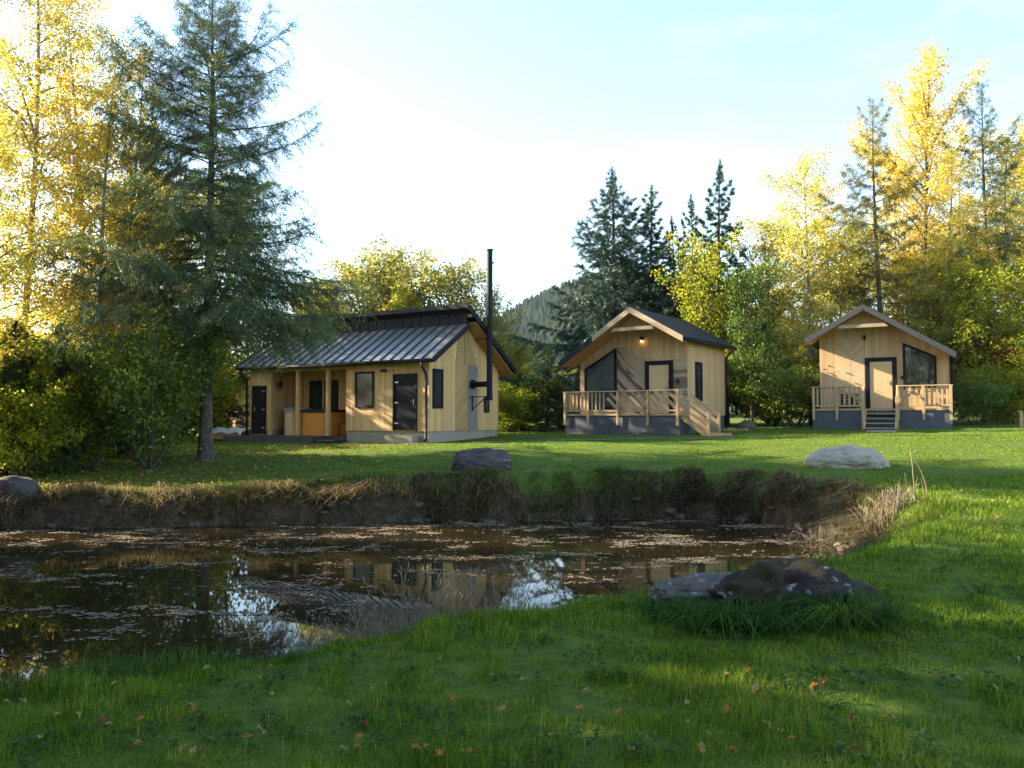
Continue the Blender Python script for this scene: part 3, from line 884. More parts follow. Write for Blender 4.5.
# ------------------------------------------------------------------ windows, doors
def win(parent, plane, a0, a1, z0, z1, at, sgn, z1b=None, fw=.08, curtain_or_reflection=None, mull=None):
    """window on a wall: plane 'y' (facade, a = x) or 'x' (side, a = y); at = wall coordinate; sgn = outward direction"""
    z1b = z1 if z1b is None else z1b
    fr = MB()
    out = [(a0, z0), (a1, z0), (a1, z1b), (a0, z1)]
    s1 = (z1b - z1) / (a1 - a0)
    inn = [(a0 + fw, z0 + fw), (a1 - fw, z0 + fw), (a1 - fw, z1b - fw - s1 * fw), (a0 + fw, z1 - fw + s1 * fw)]
    for i in range(4):
        j = (i + 1) % 4
        fr.prism([out[i], out[j], inn[j], inn[i]], plane, at + sgn * .001, at + sgn * .055)
    if mull: fr.prism([(mull - .03, z0 + fw), (mull + .03, z0 + fw), (mull + .03, z1b - fw - .02), (mull - .03, z1b - fw - .02)], plane, at + sgn * .002, at + sgn * .05)
    w = fr.build("window", M["frame"], parent, .006)
    MB().prism(inn, plane, at + sgn * .024, at + sgn * .03).build("pane", M["glass_clear"] if curtain_or_reflection else M["glass"], w)
    if curtain_or_reflection:
        cb = MB()
        n = 28
        for i in range(n):
            u0, u1 = i / n, (i + 1) / n
            A0, A1 = [a0 + fw + (a1 - a0 - 2 * fw) * u for u in (u0, u1)]
            t0, t1 = [inn[3][1] + (inn[2][1] - inn[3][1]) * u for u in (u0, u1)]
            d0, d1 = [at + sgn * (.011 + .006 * math.sin(u * n * 1.35)) for u in (u0, u1)]
            def Q(a, d, z): return (a, d, z) if plane == "y" else (d, a, z)
            cb.add([Q(A0, d0, z0 + fw), Q(A1, d1, z0 + fw), Q(A1, d1, t1), Q(A0, d0, t0)], [(0, 1, 2, 3)])
        cb.build("curtain", M[curtain_or_reflection], w, smooth=True)  # in the right cabin this sheet carries the painted tree reflection
    return w


def door(parent, x0, x1, z0, z1, at, leafm, fw, handle_right=True, hinges=True):
    fr = MB()
    fr.box(x0, x0 + fw, at - .06, at - .001, z0, z1).box(x1 - fw, x1, at - .06, at - .001, z0, z1).box(x0 + fw, x1 - fw, at - .058, at - .001, z1 - fw, z1)
    f = fr.build("door_frame", M["frame"], parent, .006)
    d = MB().box(x0 + fw + .005, x1 - fw - .005, at - .03, at - .002, z0 + .015, z1 - fw - .005).build("door", leafm, parent, .006)
    hx_ = x1 - fw - .09 if handle_right else x0 + fw + .09
    h = MB().box(hx_ - .02, hx_ + .02, at - .042, at - .029, z0 + .95, z0 + 1.15)
    h.tube([(hx_, at - .04, z0 + 1.05), (hx_, at - .075, z0 + 1.05), (hx_ - (.12 if handle_right else -.12), at - .075, z0 + 1.05)], .011, 6)
    h.build("handle", M["steel"], d)
    if hinges:
        hg = x0 + fw + .02 if handle_right else x1 - fw - .02
        for z in (.25, 1.0, 1.75):
            MB().box(hg, hg + .16 * (1 if handle_right else -1), at - .036, at - .029, z0 + z, z0 + z + .045).build("hinge", M["steel"], d)
    return d


# ------------------------------------------------------------------ the wooden house with the metal roof
HRZ = R(-30.8)
hb = gz(-2.98, 28.7)
HBZ = 1.37
house = empty("wooden_house", (-2.98, 28.7, HBZ), HRZ, "pale timber house with grey standing-seam metal roof, covered porch and tall black flue", "house")
FL = .35
fnd = MB().box(-3.95, -.03, .04, 1.5, -.35, FL).box(-9.27, -.03, 1.5, 4.68, -.35, FL).box(-9.27, -8.25, .04, 1.5, -.35, FL)
fnd.build("foundation", M["concrete"], house)
w = MB()
fr_ = [(0, FL), (1.5, FL), (1.5, 4.0), (0, 3.05)]
w.prism(fr_, "x", -3.95, 0)
w.prism(fr_, "x", -9.3, -8.2)
w.prism([(1.5, FL), (4.72, FL), (4.72, 2.78), (2.06, 4.62), (2.06, 4.36), (1.92, 4.28), (1.5, 4.0)], "x", -9.3, 0)
w.build("wall", M["pine"], house)
# diagonal cladding and the sheet behind the flue on the gable
MB().prism([(1.66, FL + .01), (2.48, FL + .01), (2.48, 4.2), (1.95, 4.2), (1.66, 2.9)], "x", .003, .024).build("diagonal_cladding", M["pine_diag"], house)
MB().prism([(2.5, FL + .01), (3.15, FL + .01), (3.15, 2.85), (2.5, 2.85)], "x", .003, .026).build("heat_shield", M["metal_panel"], house)
MB().prism([(2.2, 2.87), (3.05, 2.87), (2.35, 4.25), (2.2, 4.25)], "x", .028, .045).build("diagonal_cladding", M["pine_diag"], house)
tr_ = MB()
tr_.box(-.10, .022, -.022, .0, FL, 3.0).box(.001, .022, .001, .10, FL, 3.1)
tr_.build("corner_trim", M["pine"], house)


def seam_roof(parent, name, mat, y0, z0, y1, z1, xa, xb, th=.10, step=.46, rib=.045, ribm=None):
    d = Vector((0, y1 - y0, z1 - z0)); L = d.length; d /= L
    nrm = Vector((0, -d.z, d.y))
    a = Vector((0, y0, z0)); b = Vector((0, y1, z1))
    mb = MB().prism([(a.y, a.z), (b.y, b.z), ((b + nrm * th).y, (b + nrm * th).z), ((a + nrm * th).y, (a + nrm * th).z)], "x", xa, xb)
    r = mb.build(name, mat, parent)
    k = int(abs(xb - xa) / step)
    sm = MB()
    for i in range(1, k):
        x = xa + (xb - xa) * i / k
        p0, p1 = a + nrm * (th + rib * .5), b + nrm * (th + rib * .5)
        sm.bar((x, p0.y, p0.z), (x, p1.y, p1.z), .05, rib, up=nrm)
    s = sm.build("roof_seams", M["seam"], r)
    s["kind"] = "stuff"
    return r


rf = seam_roof(house, "roof", M["roof"], -.36, 2.86, 1.90, 4.28, -9.62, .48)
# black trims on the roof edge, clerestory strip, upper roof
for x_ in (.50, -9.64): MB().bar((x_, -.40, 2.90), (x_, 1.90, 4.34), .05, .2).build("roof_edge_trim", M["black"], rf)
cl = MB().box(-9.45, .30, 1.93, 2.05, 4.25, 4.92)
for i in range(1, 22): cl.box(-9.45 + i * .445 - .02, -9.45 + i * .445 + .02, 1.905, 1.932, 4.36, 4.9)
cl.build("clerestory_wall", M["roof_dark"], house)
up = seam_roof(house, "upper_roof", M["roof_dark"], 1.66, 4.98, 5.05, 2.68, -9.75, .62, th=.11)
for x_ in (.64, -9.77): MB().bar((x_, 1.62, 4.98), (x_, 5.08, 2.72), .05, .2).build("roof_edge_trim", M["black"], up)
MB().box(-9.74, .61, 1.58, 1.645, 4.95, 5.12).build("roof_edge_trim", M["black"], up)
MB().box(.02, .56, 1.98, 2.14, 4.66, 4.86).build("beam_end", M["post"], house, .006)
sf = MB().prism([(-.30, 2.80), (1.88, 4.17), (1.88, 4.2), (-.30, 2.83)], "x", .026, .45)
sf.prism([(2.2, 4.45), (4.98, 2.56), (4.98, 2.59), (2.2, 4.48)], "x", .05, .58)
sf.build("soffit", M["soffit"], house)
gt = MB()
gt.tube([(-9.64, -.43, 2.86), (.52, -.43, 2.86)], .065, 8)
gt.build("gutter", M["black"], house, smooth=True)
MB().tube([(-.02, -.43, 2.84), (-.02, -.40, 2.66), (-.05, -.12, 2.42), (-.05, -.10, 2.2), (-.05, -.10, .12), (-.05, -.2, .02)], .048, 8).build("downpipe", M["black"], house, smooth=True)
MB().tube([(-9.42, -.43, 2.84), (-9.42, -.40, 2.66), (-9.36, -.12, 2.42), (-9.36, -.08, .1)], .048, 8).build("downpipe", M["black"], house, smooth=True)
# openings
door(house, -1.62, -.52, FL + .02, FL + 2.10, 0, M["door_dark"], .06, True)
MB().box(-1.7, -.42, -.42, 0.02, -.2, FL - .16).build("doorstep", M["concrete"], house, .02)
win(house, "y", -3.48, -2.55, 1.22, 2.58, 0, -1)
win(house, "x", .2, .82, 1.18, 2.62, 0, 1)
win(house, "x", 3.62, 3.98, 1.05, 1.68, 0, 1, fw=.05)
door(house, -9.12, -8.3, .16, 2.17, 0, M["door_dark"], .05, False)
win(house, "y", -7.35, -6.65, FL + .75, FL + 2.05, 1.5, -1)
win(house, "y", -6.5, -5.75, FL + .75, FL + 2.05, 1.5, -1)
for x, y, z in ((-2.05, 0, 2.55),):
    MB().box(x - .12, x + .12, y - .12, y - .001, z, z + .09).build("wall_lamp", M["black"], house, .01)
MB().box(-4.35, -4.15, 1.36, 1.499, 2.2, 2.45).build("wall_lamp", plain("copper_lamp_housing", (.22, .08, .03), .5), house, .01)
for x in (-8.12, -6.55, -4.93):
    MB().box(x - .075, x + .075, -.02, .13, .13, 2.86).build("porch_post", M["post"], house, .008)
MB().box(-8.19, -3.96, -.015, .125, 2.70, 2.84).build("porch_beam", M["post"], house, .008)
MB().prism([(.14, 2.86), (1.49, 3.72), (1.49, 3.76), (.14, 2.9)], "x", -8.19, -3.96).build("porch_ceiling", M["soffit"], house)
dk = MB().box(-8.75, -4.85, -.85, 1.49, -.25, .13)
dk.box(-10.0, -8.76, -.75, .03, -.25, .10).box(-8.24, -3.96, .0, 1.49, -.25, .131)
dk.build("porch_deck", M["deck"], house)
for z, o in ((-.02, 0), (-.17, .3)):
    MB().box(-4.84, -3.85, -.75 - o * .4, -.02, z - .05, z + .02).build("deck_step", M["deck"], house, .01)
# flue
fx_, fy_ = .83, 2.75
fl = MB().tube([(fx_, fy_, 1.55), (fx_, fy_, 7.28)], .115, 14)
fl.tube([(fx_, fy_, 7.28), (fx_, fy_, 7.34)], .135, 14).tube([(fx_, fy_, 1.5), (fx_, fy_, 1.62)], .13, 14)
for z in (2.6, 3.7, 4.8, 5.9): fl.tube([(fx_, fy_, z), (fx_, fy_, z + .05)], .121, 14)
flo = fl.build("flue", M["black"], house, smooth=False)
MB().tube([(.03, fy_, 2.13), (fx_ - .05, fy_, 2.13)], .112, 12).tube([(.027, fy_, 2.13), (.09, fy_, 2.13)], .19, 14).build("flue_elbow", M["black"], flo)
MB().bar((.03, fy_ - .12, 1.65), (fx_, fy_ - .02, 1.65), .03, .03).bar((.03, fy_ + .12, 1.65), (fx_, fy_ + .02, 1.65), .03, .03).bar((.03, fy_, 1.15), (fx_ * .8, fy_, 1.63), .03, .03).bar((.04, fy_, 1.1), (.04, fy_, 1.7), .05, .03).build("bracket", M["black"], flo)
MB().bar((.03, 3.0, 3.9), (fx_ - .1, fy_, 3.9), .03, .03).build("bracket", M["black"], flo)


def hw(x, y, z):
    c, s = math.cos(HRZ), math.sin(HRZ)
    return (-2.98 + x * c - y * s, 28.7 + x * s + y * c, HBZ + z)


# tubs on the porch
t1 = empty("hot_tub", hw(-7.15, .62, .132), HRZ, "round pale wooden hot tub with grey cover on the house porch", "hot tub")
st = MB()
n = 30
for k in range(n):
    a0, a1 = 2 * PI * (k + .03) / n, 2 * PI * (k + .97) / n
    st.prism([(math.cos(a0) * .52, math.sin(a0) * .52), (math.cos(a1) * .52, math.sin(a1) * .52), (math.cos(a1) * .46, math.sin(a1) * .46), (math.cos(a0) * .46, math.sin(a0) * .46)], "z", 0, 1.02)
st.build("staves", M["tub_pale"], t1)
for z in (.2, .8): MB().tube([(.527 * math.cos(a * PI / 12), .527 * math.sin(a * PI / 12), z) for a in range(25)], .012, 5).build("hoop", M["steel"], t1)
MB().tube([(0, 0, 1.0), (0, 0, 1.09), (0, 0, 1.12)], [.58, .58, .45], 26).build("cover", M["lid"], t1)
t2 = empty("hot_tub", hw(-5.75, .66, .132), HRZ, "square orange-stained tub with a dark rim, right of the round tub on the porch", "hot tub")
MB().box(-.72, .72, -.5, .5, 0, .93).build("side_panel", M["tub_orange"], t2, .01)
rm = MB().box(-.78, .78, -.56, -.44, .932, 1.03).box(-.78, .78, .44, .56, .932, 1.03).box(-.78, -.66, -.44, .44, .932, 1.03).box(.66, .78, -.44, .44, .932, 1.03)
rm.build("rim", M["black"], t2, .01)
MB().box(-.655, .655, -.435, .435, .94, 1.0).build("cover", M["lid"], t2, .01)
t3 = empty("bench", hw(-4.5, .95, .132), HRZ, "low orange-stained bench in the right corner of the house porch", "bench")  # added in place of the orange glow on the porch's corner wall
MB().box(-.42, .48, -.25, .4, .40, .46).build("seat", M["tub_orange"], t3, .008)
MB().box(-.40, .46, -.23, -.2, .02, .398).build("front_board", M["tub_orange"], t3, .006)
for sx in (-.38, .44): MB().box(sx - .03, sx + .03, -.19, .36, 0, .398).build("leg", M["tub_orange"], t3, .006)
ln = empty("hanging_lantern", hw(-7.9, .35, 2.7), HRZ, "small dark lantern hanging from the porch beam beside the left post", "lantern")
MB().tube([(0, 0, 0), (.02, 0, -.35)], .008, 5).tube([(.12, 0, 0), (.02, 0, -.35)], .008, 5).build("chain", M["black"], ln)
MB().tube([(.02, 0, -.35), (.02, 0, -.4), (.02, 0, -.62), (.02, 0, -.66)], [.03, .1, .09, .04], 8).build("lantern_body", M["black"], ln)
# stack under a sheet left of the deck
px_, py_ = atX(231, 34.2), 34.2
pz = gz(px_, py_)
pl = empty("timber_stack", (px_, py_, pz), R(-18), "low timber stack under a pale sheet left of the house deck", "timber stack")
for zz in range(3):
    for k in range(5):
        MB().box(-.75, .75, -.4 + k * .165, -.25 + k * .165, .08 + zz * .14, .2 + zz * .14).build("plank", M["rail"], pl, .006)
sh = MB()
N1, N2 = 14, 9
for j in range(N2):
    for i in range(N1):
        u, v2 = i / (N1 - 1) * 2 - 1, j / (N2 - 1) * 2 - 1
        drop = max(0, abs(v2) - .7) * 1.0 + max(0, abs(u) - .88) * 1.2
        sh.v.append((u * .85, v2 * .52, .54 + .04 * math.sin(u * 7 + v2 * 4) - drop * .7))
for j in range(N2 - 1):
    for i in range(N1 - 1):
        a = j * N1 + i
        sh.f.append((a, a + 1, a + N1 + 1, a + N1))
sh.build("sheet", M["tarp"], pl, smooth=True)
# building glimpsed behind
ox, oy = atX(225, 44), 44.0
ob = empty("outbuilding", (ox - 1.5, oy, gz(ox, oy)), R(-30), "outbuilding with grey metal roof half hidden behind the larch", "outbuilding")
MB().prism([(0, 0), (4, 0), (4, 2.6), (2, 3.7), (0, 2.6)], "x", -3, 3).build("wall", M["pine_front"], ob)
for sgn in (0, 1):
    seam_roof(ob, "roof", M["roof"], -.4 if not sgn else 4.4, 2.45, 2.0, 3.78, -3.3, 3.3, th=.1 if not sgn else -.1)

# ------------------------------------------------------------------ cabins
def cabin(loc, rz, label, mirror, spec):
    c = empty("timber_cabin", loc, rz, label, "cabin")
    mx = (lambda x: -5.1 - x) if mirror else (lambda x: x)
    D0, D1 = 1.2, 5.4
    lt, ap, rt = (-5.28, 2.84), (-2.02, 4.90), (.22, 3.62)        # roof line (x, z): long eave, apex, short eave

    def rz_at(x):
        if x < ap[0]: return lt[1] + (x - lt[0]) * (ap[1] - lt[1]) / (ap[0] - lt[0])
        return ap[1] + (x - ap[0]) * (rt[1] - ap[1]) / (rt[0] - ap[0])
    P = lambda poly: [(mx(x), z) for x, z in poly]
    XL, XR = -5.05, -.16
    # skirting and foundation
    MB().box(-5.1, 0, .02, D0 - .01, -.3, .72).build("skirting", M["skirt"], c)
    MB().box(mx(XL + .04), mx(XR - .04), D0, D1 - .04, -.3, .74).build("foundation", M["skirt"], c)
    MB().prism(P([(XL, .74), (XR, .74), (XR, rz_at(XR) - .03), (ap[0], ap[1] - .03), (XL, rz_at(XL) - .03)]), "y", D0, D1).build("wall", M["pine_front"] if spec["front"] else M["pine"], c)
    # porch floor
    MB().box(-5.12, .02, -.03, D0 - .005, .722, .80).build("porch_floor", M["rail"], c, .006)
    # roof slopes
    for nm, (a, b) in (("roof", (lt, ap)), ("roof", (ap, rt))):
        dx, dz = b[0] - a[0], b[1] - a[1]
        L = math.hypot(dx, dz); nxx, nzz = -dz / L * .13, dx / L * .13
        MB().prism(P([a, b, (b[0] + nxx * (0 if b == ap else 1), b[1] + (nzz if b != ap else .15)), (a[0] + nxx * (0 if a == ap else 1), a[1] + (nzz if a != ap else .15))]), "y", -.10, D1 + .25).build(nm, M["roof_dark"], c)
    # soffit boards under the porch overhang
    sfb = MB()
    for a, b in ((lt, ap), (ap, rt)):
        sfb.prism(P([(a[0], a[1] - .035), (b[0], b[1] - .035), (b[0], b[1] - .006), (a[0], a[1] - .006)]), "y", -.02, D0 - .002)
    sfb.build("soffit", M["soffit"], c)
    # barge boards
    def barge(p, q, m, y=-.135, d=.24, off=0.0):
        MB().prism(P([(p[0], p[1] - .10), (q[0], q[1] - .10), (q[0], q[1] - .10 + d), (p[0], p[1] - .10 + d)]), "y", y, y + .033 + off).build("barge_board", m, c, .004)
    if spec["wood_barge"]:
        q = (lt[0] + (ap[0] - lt[0]) * .48, lt[1] + (ap[1] - lt[1]) * .48)
        barge(lt, q, M["roof_dark"]); barge(q, ap, M["barge"], -.14); barge(ap, rt, M["barge"], -.138)
    else:
        barge(lt, ap, M["fascia_grey"]); barge(ap, rt, M["fascia_grey"], -.137)
    MB().prism(P([(-2.92, 4.10), (-1.02, 4.10), (-1.08, 4.24), (-2.80, 4.24)]), "y", -.04, .06).build("tie_beam", M["barge"], c, .006)
    MB().prism(P([(-2.80, 4.245), (-1.1, 4.245), (ap[0], ap[1] - .05)]), "y", .40, .43).build("gable_board", M["soffit"], c)
    # gutter along the short eave side
    MB().tube([(mx(rt[0] + .04), -.1, rt[1] + .02), (mx(rt[0] + .04), D1 + .25, rt[1] + .02)], .055, 7).build("gutter", M["black"], c, smooth=True)
    MB().tube([(mx(lt[0] - .03), -.1, lt[1] + .02), (mx(lt[0] - .03), D1 + .25, lt[1] + .02)], .055, 7).build("gutter", M["black"], c, smooth=True)
    if not mirror:
        MB().tube([(rt[0] + .03, D1 - .1, rt[1]), (XR + .08, D1 - .1, rt[1] - .35), (XR + .08, D1 - .1, .1)], .05, 8).build("downpipe", M["black"], c, smooth=True)
    else:
        MB().tube([(mx(lt[0] - .02), D0 - .15, lt[1]), (mx(XL) + .08, D0 - .06, lt[1] - .3), (mx(XL) + .08, D0 - .06, .7)], .05, 8).build("downpipe", M["black"], c, smooth=True)
    # facade panels
    for nm, poly, m in spec["panels"]:
        MB().prism(poly, "y", D0 - .022, D0 - .002).build(nm, M[m], c)
    x0, x1, z0, za, zb, cur = spec["window"]
    win(c, "y", x0, x1, z0, za, D0 - .023, -1, zb, fw=.1, curtain_or_reflection=cur)
    dx0, dx1 = spec["door"]
    door(c, dx0, dx1, .81, .81 + 2.13, D0 - .022, M["door_pale"], .17, True, False)
    bx_ = dx1 + .14
    MB().box(bx_, bx_ + .11, D0 - .09, D0 - .022, 2.02, 2.16).build("key_box", M["black"], c, .008)
    if spec["sidewin"]:
        win(c, "x", 1.98, 2.66, 1.32, 2.90, XR, 1, fw=.09)
    # wall lamp
    lx, lz = spec["lamp"]
    lp = MB().box(lx - .05, lx + .05, D0 - .15, D0 - .023, lz - .02, lz + .14).build("wall_lamp", M["black"], c, .008)
    MB().tube([(lx, D0 - .10, lz - .075), (lx, D0 - .10, lz - .022)], .036, 8).build("bulb", M["lamp"] if spec["lit"] else M["black"], lp)
    return c


def railing(parent, x0, x1, posts, zone_bal, y=-.02, boards=None, ztop=1.72, brace=None):
    MB().box(x0 - .05, x1 + .05, y - .07, y + .07, ztop - .045, ztop).build("handrail", M["rail"], parent, .008)
    MB().box(x0, x1, y - .025, y + .025, .88, .95).build("bottom_rail", M["rail"], parent, .006)
    for p in posts:
        MB().box(p - .05, p + .05, y - .085, y - .03, .34, ztop - .046).build("railing_post", M["rail"], parent, .006)
    for a, b in zone_bal:
        n = max(1, int(round((b - a) / .17)))
        for i in range(n + 1):
            x = a + (b - a) * i / n
            MB().box(x - .04, x + .04, y - .012, y + .012, .951, ztop - .046).build("baluster", M["rail"], parent, .004)
    if brace:
        for p, q in brace: MB().bar((p[0], y + .03, p[1]), (q[0], y + .03, q[1]), .025, .1, up=(0, 0, 1)).build("brace", M["rail"], parent, .004)
    if boards:
        a, b, m = boards
        MB().box(a, b, y + .014, y + .03, .952, ztop - .05).build("board_panel", m, parent)


def stairs(parent, base, width, rise, run, n, along):
    """base: top front corner; along: 'y' descends toward -y, 'x' descends toward +x"""
    bx, by, bz = base
    for i in range(n):
        z = bz - rise * (i + 1)
        if along == "y":
            MB().box(bx, bx + width, by - run * (i + 1), by - run * i + .03, z - .045, z).build("stair_tread", M["tread"], parent, .006)
        else:
            MB().box(bx + run * i - .03, bx + run * (i + 1), by, by + width, z - .045, z).build("stair_tread", M["tread"], parent, .006)
    z1 = bz - rise * (n + .6)
    for s in (0, 1):
        if along == "y":
            x = bx - .03 if s == 0 else bx + width + .03
            MB().bar((x, by, bz - .1), (x, by - run * (n + .1), z1 + .02), .045, .2).build("stringer", M["rail"], parent, .004)
        else:
            y = by - .03 if s == 0 else by + width + .03
            MB().bar((bx, y, bz - .1), (bx + run * (n + .1), y, z1 + .02), .045, .2).build("stringer", M["rail"], parent, .004)


CZ = 1.57
spec_mid = dict(front=True, wood_barge=True, lit=True, lamp=(-2.10, 3.82), sidewin=True, window=(-4.80, -3.27, 1.0, 2.72, 3.56, "curtain"), door=(-1.97, -.76),
                panels=[("diagonal_cladding", [(-3.26, .8), (-1.99, .8), (-1.99, 3.0), (-2.9, 3.55), (-3.26, 3.60)], "pine_diag_stained"),
                        ("horizontal_cladding", [(-.75, .8), (-.17, .8), (-.17, 3.0), (-.75, 3.0)], "pine_horizontal_stained")])
cm = cabin((6.38, 30.5, CZ), R(-35), "timber cabin with lit porch lamp, pale barge boards and blue-curtained slanted window", False, spec_mid)
railing(cm, -5.1, -.03, [-5.05, -3.95, -2.6, -1.3, -.05], [(-4.85, -3.25)], boards=None)
for k in range(9):
    x0 = -3.05 + k * .36 - .3
    a, b = (max(x0, -3.12), 1.66 - max(0, (-3.12 - x0)) * .95), (min(x0 + .73, -.1), .96 + max(0, x0 + .73 + .1) * .95)
    if b[0] - a[0] > .08:
        MB().bar((a[0], .03, a[1]), (b[0], .03, b[1]), .022, .13, up=(0, 0, 1)).build("diagonal_board", M["rail"] if k % 3 else M["pine_horizontal_stained"], cm, .004)
ms = MB().box(-5.12, -5.05, .0, 1.1, 1.675, 1.72).box(-5.11, -5.06, .06, 1.1, .88, .95)
ms.build("side_handrail", M["rail"], cm, .005)
for k in range(6): MB().box(-5.10, -5.07, .14 + k * .17, .22 + k * .17, .951, 1.674).build("baluster", M["rail"], cm, .004)
stairs(cm, (.03, .12, .80), .95, .19, .27, 4, "x")
for yy in (.04, 1.12):
    MB().bar((.0, yy, 1.52), (1.12, yy, .72), .04, .10).build("stair_handrail", M["rail"], cm, .006)
    MB().bar((.0, yy, 1.24), (1.12, yy, .44), .03, .16).build("stair_board", M["rail"], cm, .004)
    MB().bar((.0, yy, 1.0), (1.12, yy, .2), .03, .16).build("stair_board", M["rail"], cm, .004)
    MB().box(1.08, 1.18, yy - .05, yy + .05, -.1, .86).build("stair_post", M["rail"], cm, .006)

RZ_ = 1.78
spec_right = dict(front=True, wood_barge=False, lit=False, lamp=(-3.15, 3.75), sidewin=False, window=(-1.72, -.50, 1.60, 3.52, 2.92, "curtain_olive"), door=(-3.15, -1.95),
                  panels=[("chevron_cladding", [(-3.17, 1.5), (-3.17, 4.1), (-3.72, 4.1), (-3.72, 1.5)], "pine_chevron_a"),
                          ("chevron_cladding", [(-3.73, 1.5), (-3.73, 4.0), (-4.25, 3.7), (-4.25, 1.5)], "pine_chevron_b")])
cr = cabin((17.05, 31.0, RZ_), R(-28), "timber cabin with dark grey roof edge, unlit porch and front steps", True, spec_right)
lr = railing(cr, -5.1, -3.12, [-5.05, -4.15, -3.15], [(-4.9, -4.3), (-4.05, -3.3)], brace=[((-4.08, 1.62), (-3.2, 1.1))])
railing(cr, -1.9, 0, [-1.87, -.98, -.03], [(-1.75, -.15)], brace=[((-1.85, 1.1), (-1.0, 1.66))])
MB().box(-.03, .03, .04, 1.1, 1.675, 1.72).build("side_handrail", M["rail"], cr, .005)
stairs(cr, (-3.03, -.04, .80), 1.05, .19, .26, 4, "y")
for x in (-3.12, -1.90):
    MB().box(x - .05, x + .05, -.75, -.65, -.1, 1.25).build("stair_post", M["rail"], cr, .006)
    MB().bar((x, -.1, 1.68), (x, -.72, 1.22), .06, .09).build("stair_handrail", M["rail"], cr, .006)


def cw(loc, rz, x, y, z):
    c_, s_2 = math.cos(rz), math.sin(rz)
    return (loc[0] + x * c_ - y * s_2, loc[1] + x * s_2 + y * c_, loc[2] + z)


# things on and round the right porch
wp = empty("firewood_stack", cw((17.05, 31, RZ_), R(-28), -3.75, .5, .802), R(-28), "small stack of dark firewood on the right cabin's porch", "firewood")
k = 0
for row in range(5):
    for i in range(6 - row % 2):
        a = -.38 + i * .15 + (row % 2) * .075
        r = .062 + .012 * math.sin(k * 2.3); k += 1
        MB().tube([(a, -.17, .066 + row * .125), (a + .01, .18, .066 + row * .125)], r, 8).build("log", M["bark_dk"] if k % 3 else M["bark"], wp)
bn = empty("bench", cw((17.05, 31, RZ_), R(-28), -.95, .75, .802), R(-28), "slatted wooden bench behind the right cabin's railing", "bench")
for k in range(3): MB().box(-.6, .6, -.2 + k * .14, -.08 + k * .14, .42, .45).build("seat_slat", M["rail"], bn, .004)
for k in range(2): MB().box(-.6, .6, .24, .27, .55 + k * .16, .67 + k * .16).build("back_slat", M["rail"], bn, .004)
for sx in (-.52, .52):
    for sy in (-.17, .2): MB().box(sx - .03, sx + .03, sy - .03, sy + .03, 0, .419 if sy < 0 else .9).build("leg", M["rail"], bn, .004)

# ------------------------------------------------------------------ rocks
def rock(name, x, y, sx, sy, sz, seed, mat, label=None, cat="boulder", group=None, rz=0.0, sink=.3, sub=4, rough=.22, flat=None, zoff=0.0, peak=0.0):
    import bmesh
    bm = bmesh.new()
    bmesh.ops.create_icosphere(bm, subdivisions=sub, radius=1.0)
    off = Vector((seed * 3.1, seed * 1.7, seed * .9))
    for v in bm.verts:
        p = v.co.copy()
        d = mnoise.fractal(p * .9 + off, 1.0, 2.0, 4) * rough * 1.6 + mnoise.fractal(p * 3.2 + off, 1.0, 2.0, 4) * rough * .35
        cr_ = mnoise.cell(p * 1.3 + off) * rough * .25
        cr_ += rough * .5 * (abs(mnoise.noise(p * 2.1 + off * 1.3)) - .2) + rough * .30 * mnoise.fractal(p * 9.0 + off, 1.0, 2.0, 3)
        v.co = p * (1 + d + cr_)
        if peak: v.co.z *= 1 + .35 * math.exp(-((p.x + .25) / .45) ** 2) * (1 if peak > 0 else -.4) - .35 * max(0, p.x * (1 if peak > 0 else -1)) ** 2
        if flat and v.co.z > flat: v.co.z = flat + (v.co.z - flat) * .25
        v.co = Vector((v.co.x * sx, v.co.y * sy, v.co.z * sz))
    me = bpy.data.meshes.new(name)
    bm.to_mesh(me); bm.free()
    me.materials.append(M[mat])
    me.polygons.foreach_set("use_smooth", [True] * len(me.polygons))
    o = link(bpy.data.objects.new(name, me))
    o.location = (x, y, gz(x, y) + sz * (1 - 2 * sink) * 1.0 * .5 + zoff)
    o.rotation_euler = (0, 0, rz)
    return tag(o, label, cat, group)


BY = 6.35
rock("boulder", atX(793, BY), BY, .60, .42, .29, 7.3, "rock_dark", "dark lichen-spotted boulder in the tussocks of the near lawn", sub=5, rough=.21, sink=.38, rz=.1, peak=.35)
rock("boulder", atX(702, BY + .3), BY + .3, .48, .30, .16, 2.6, "rock_slab", "low grey slab leaning against the left side of the lichen-spotted boulder", sub=5, rough=.18, sink=.32, rz=.25, peak=-.25)
rock("boulder", atX(845, 19.2), 19.2, .92, .6, .42, 3.1, "rock_pale", "smooth pale granite boulder on the sunny lawn", sub=5, rough=.12, sink=.28)
rock("boulder", atX(481, 19.0), 19.0, .72, .5, .42, 4.2, "rock_mid", "grey-brown boulder on the lawn edge above the pond's far bank", sub=5, rough=.2, sink=.25)
rock("boulder", atX(20, 16.55), 16.55, .48, .34, .34, 5.5, "rock_mid", "dark boulder on the far bank at the left edge of the photo", sub=4, rough=.15, sink=.35)
rng = np.random.default_rng(5)
GS = "stones along the foot of the pond bank"
k = 0
shore = [p for p in PP if p[1] > 12.6 and p[0] > -11.5]
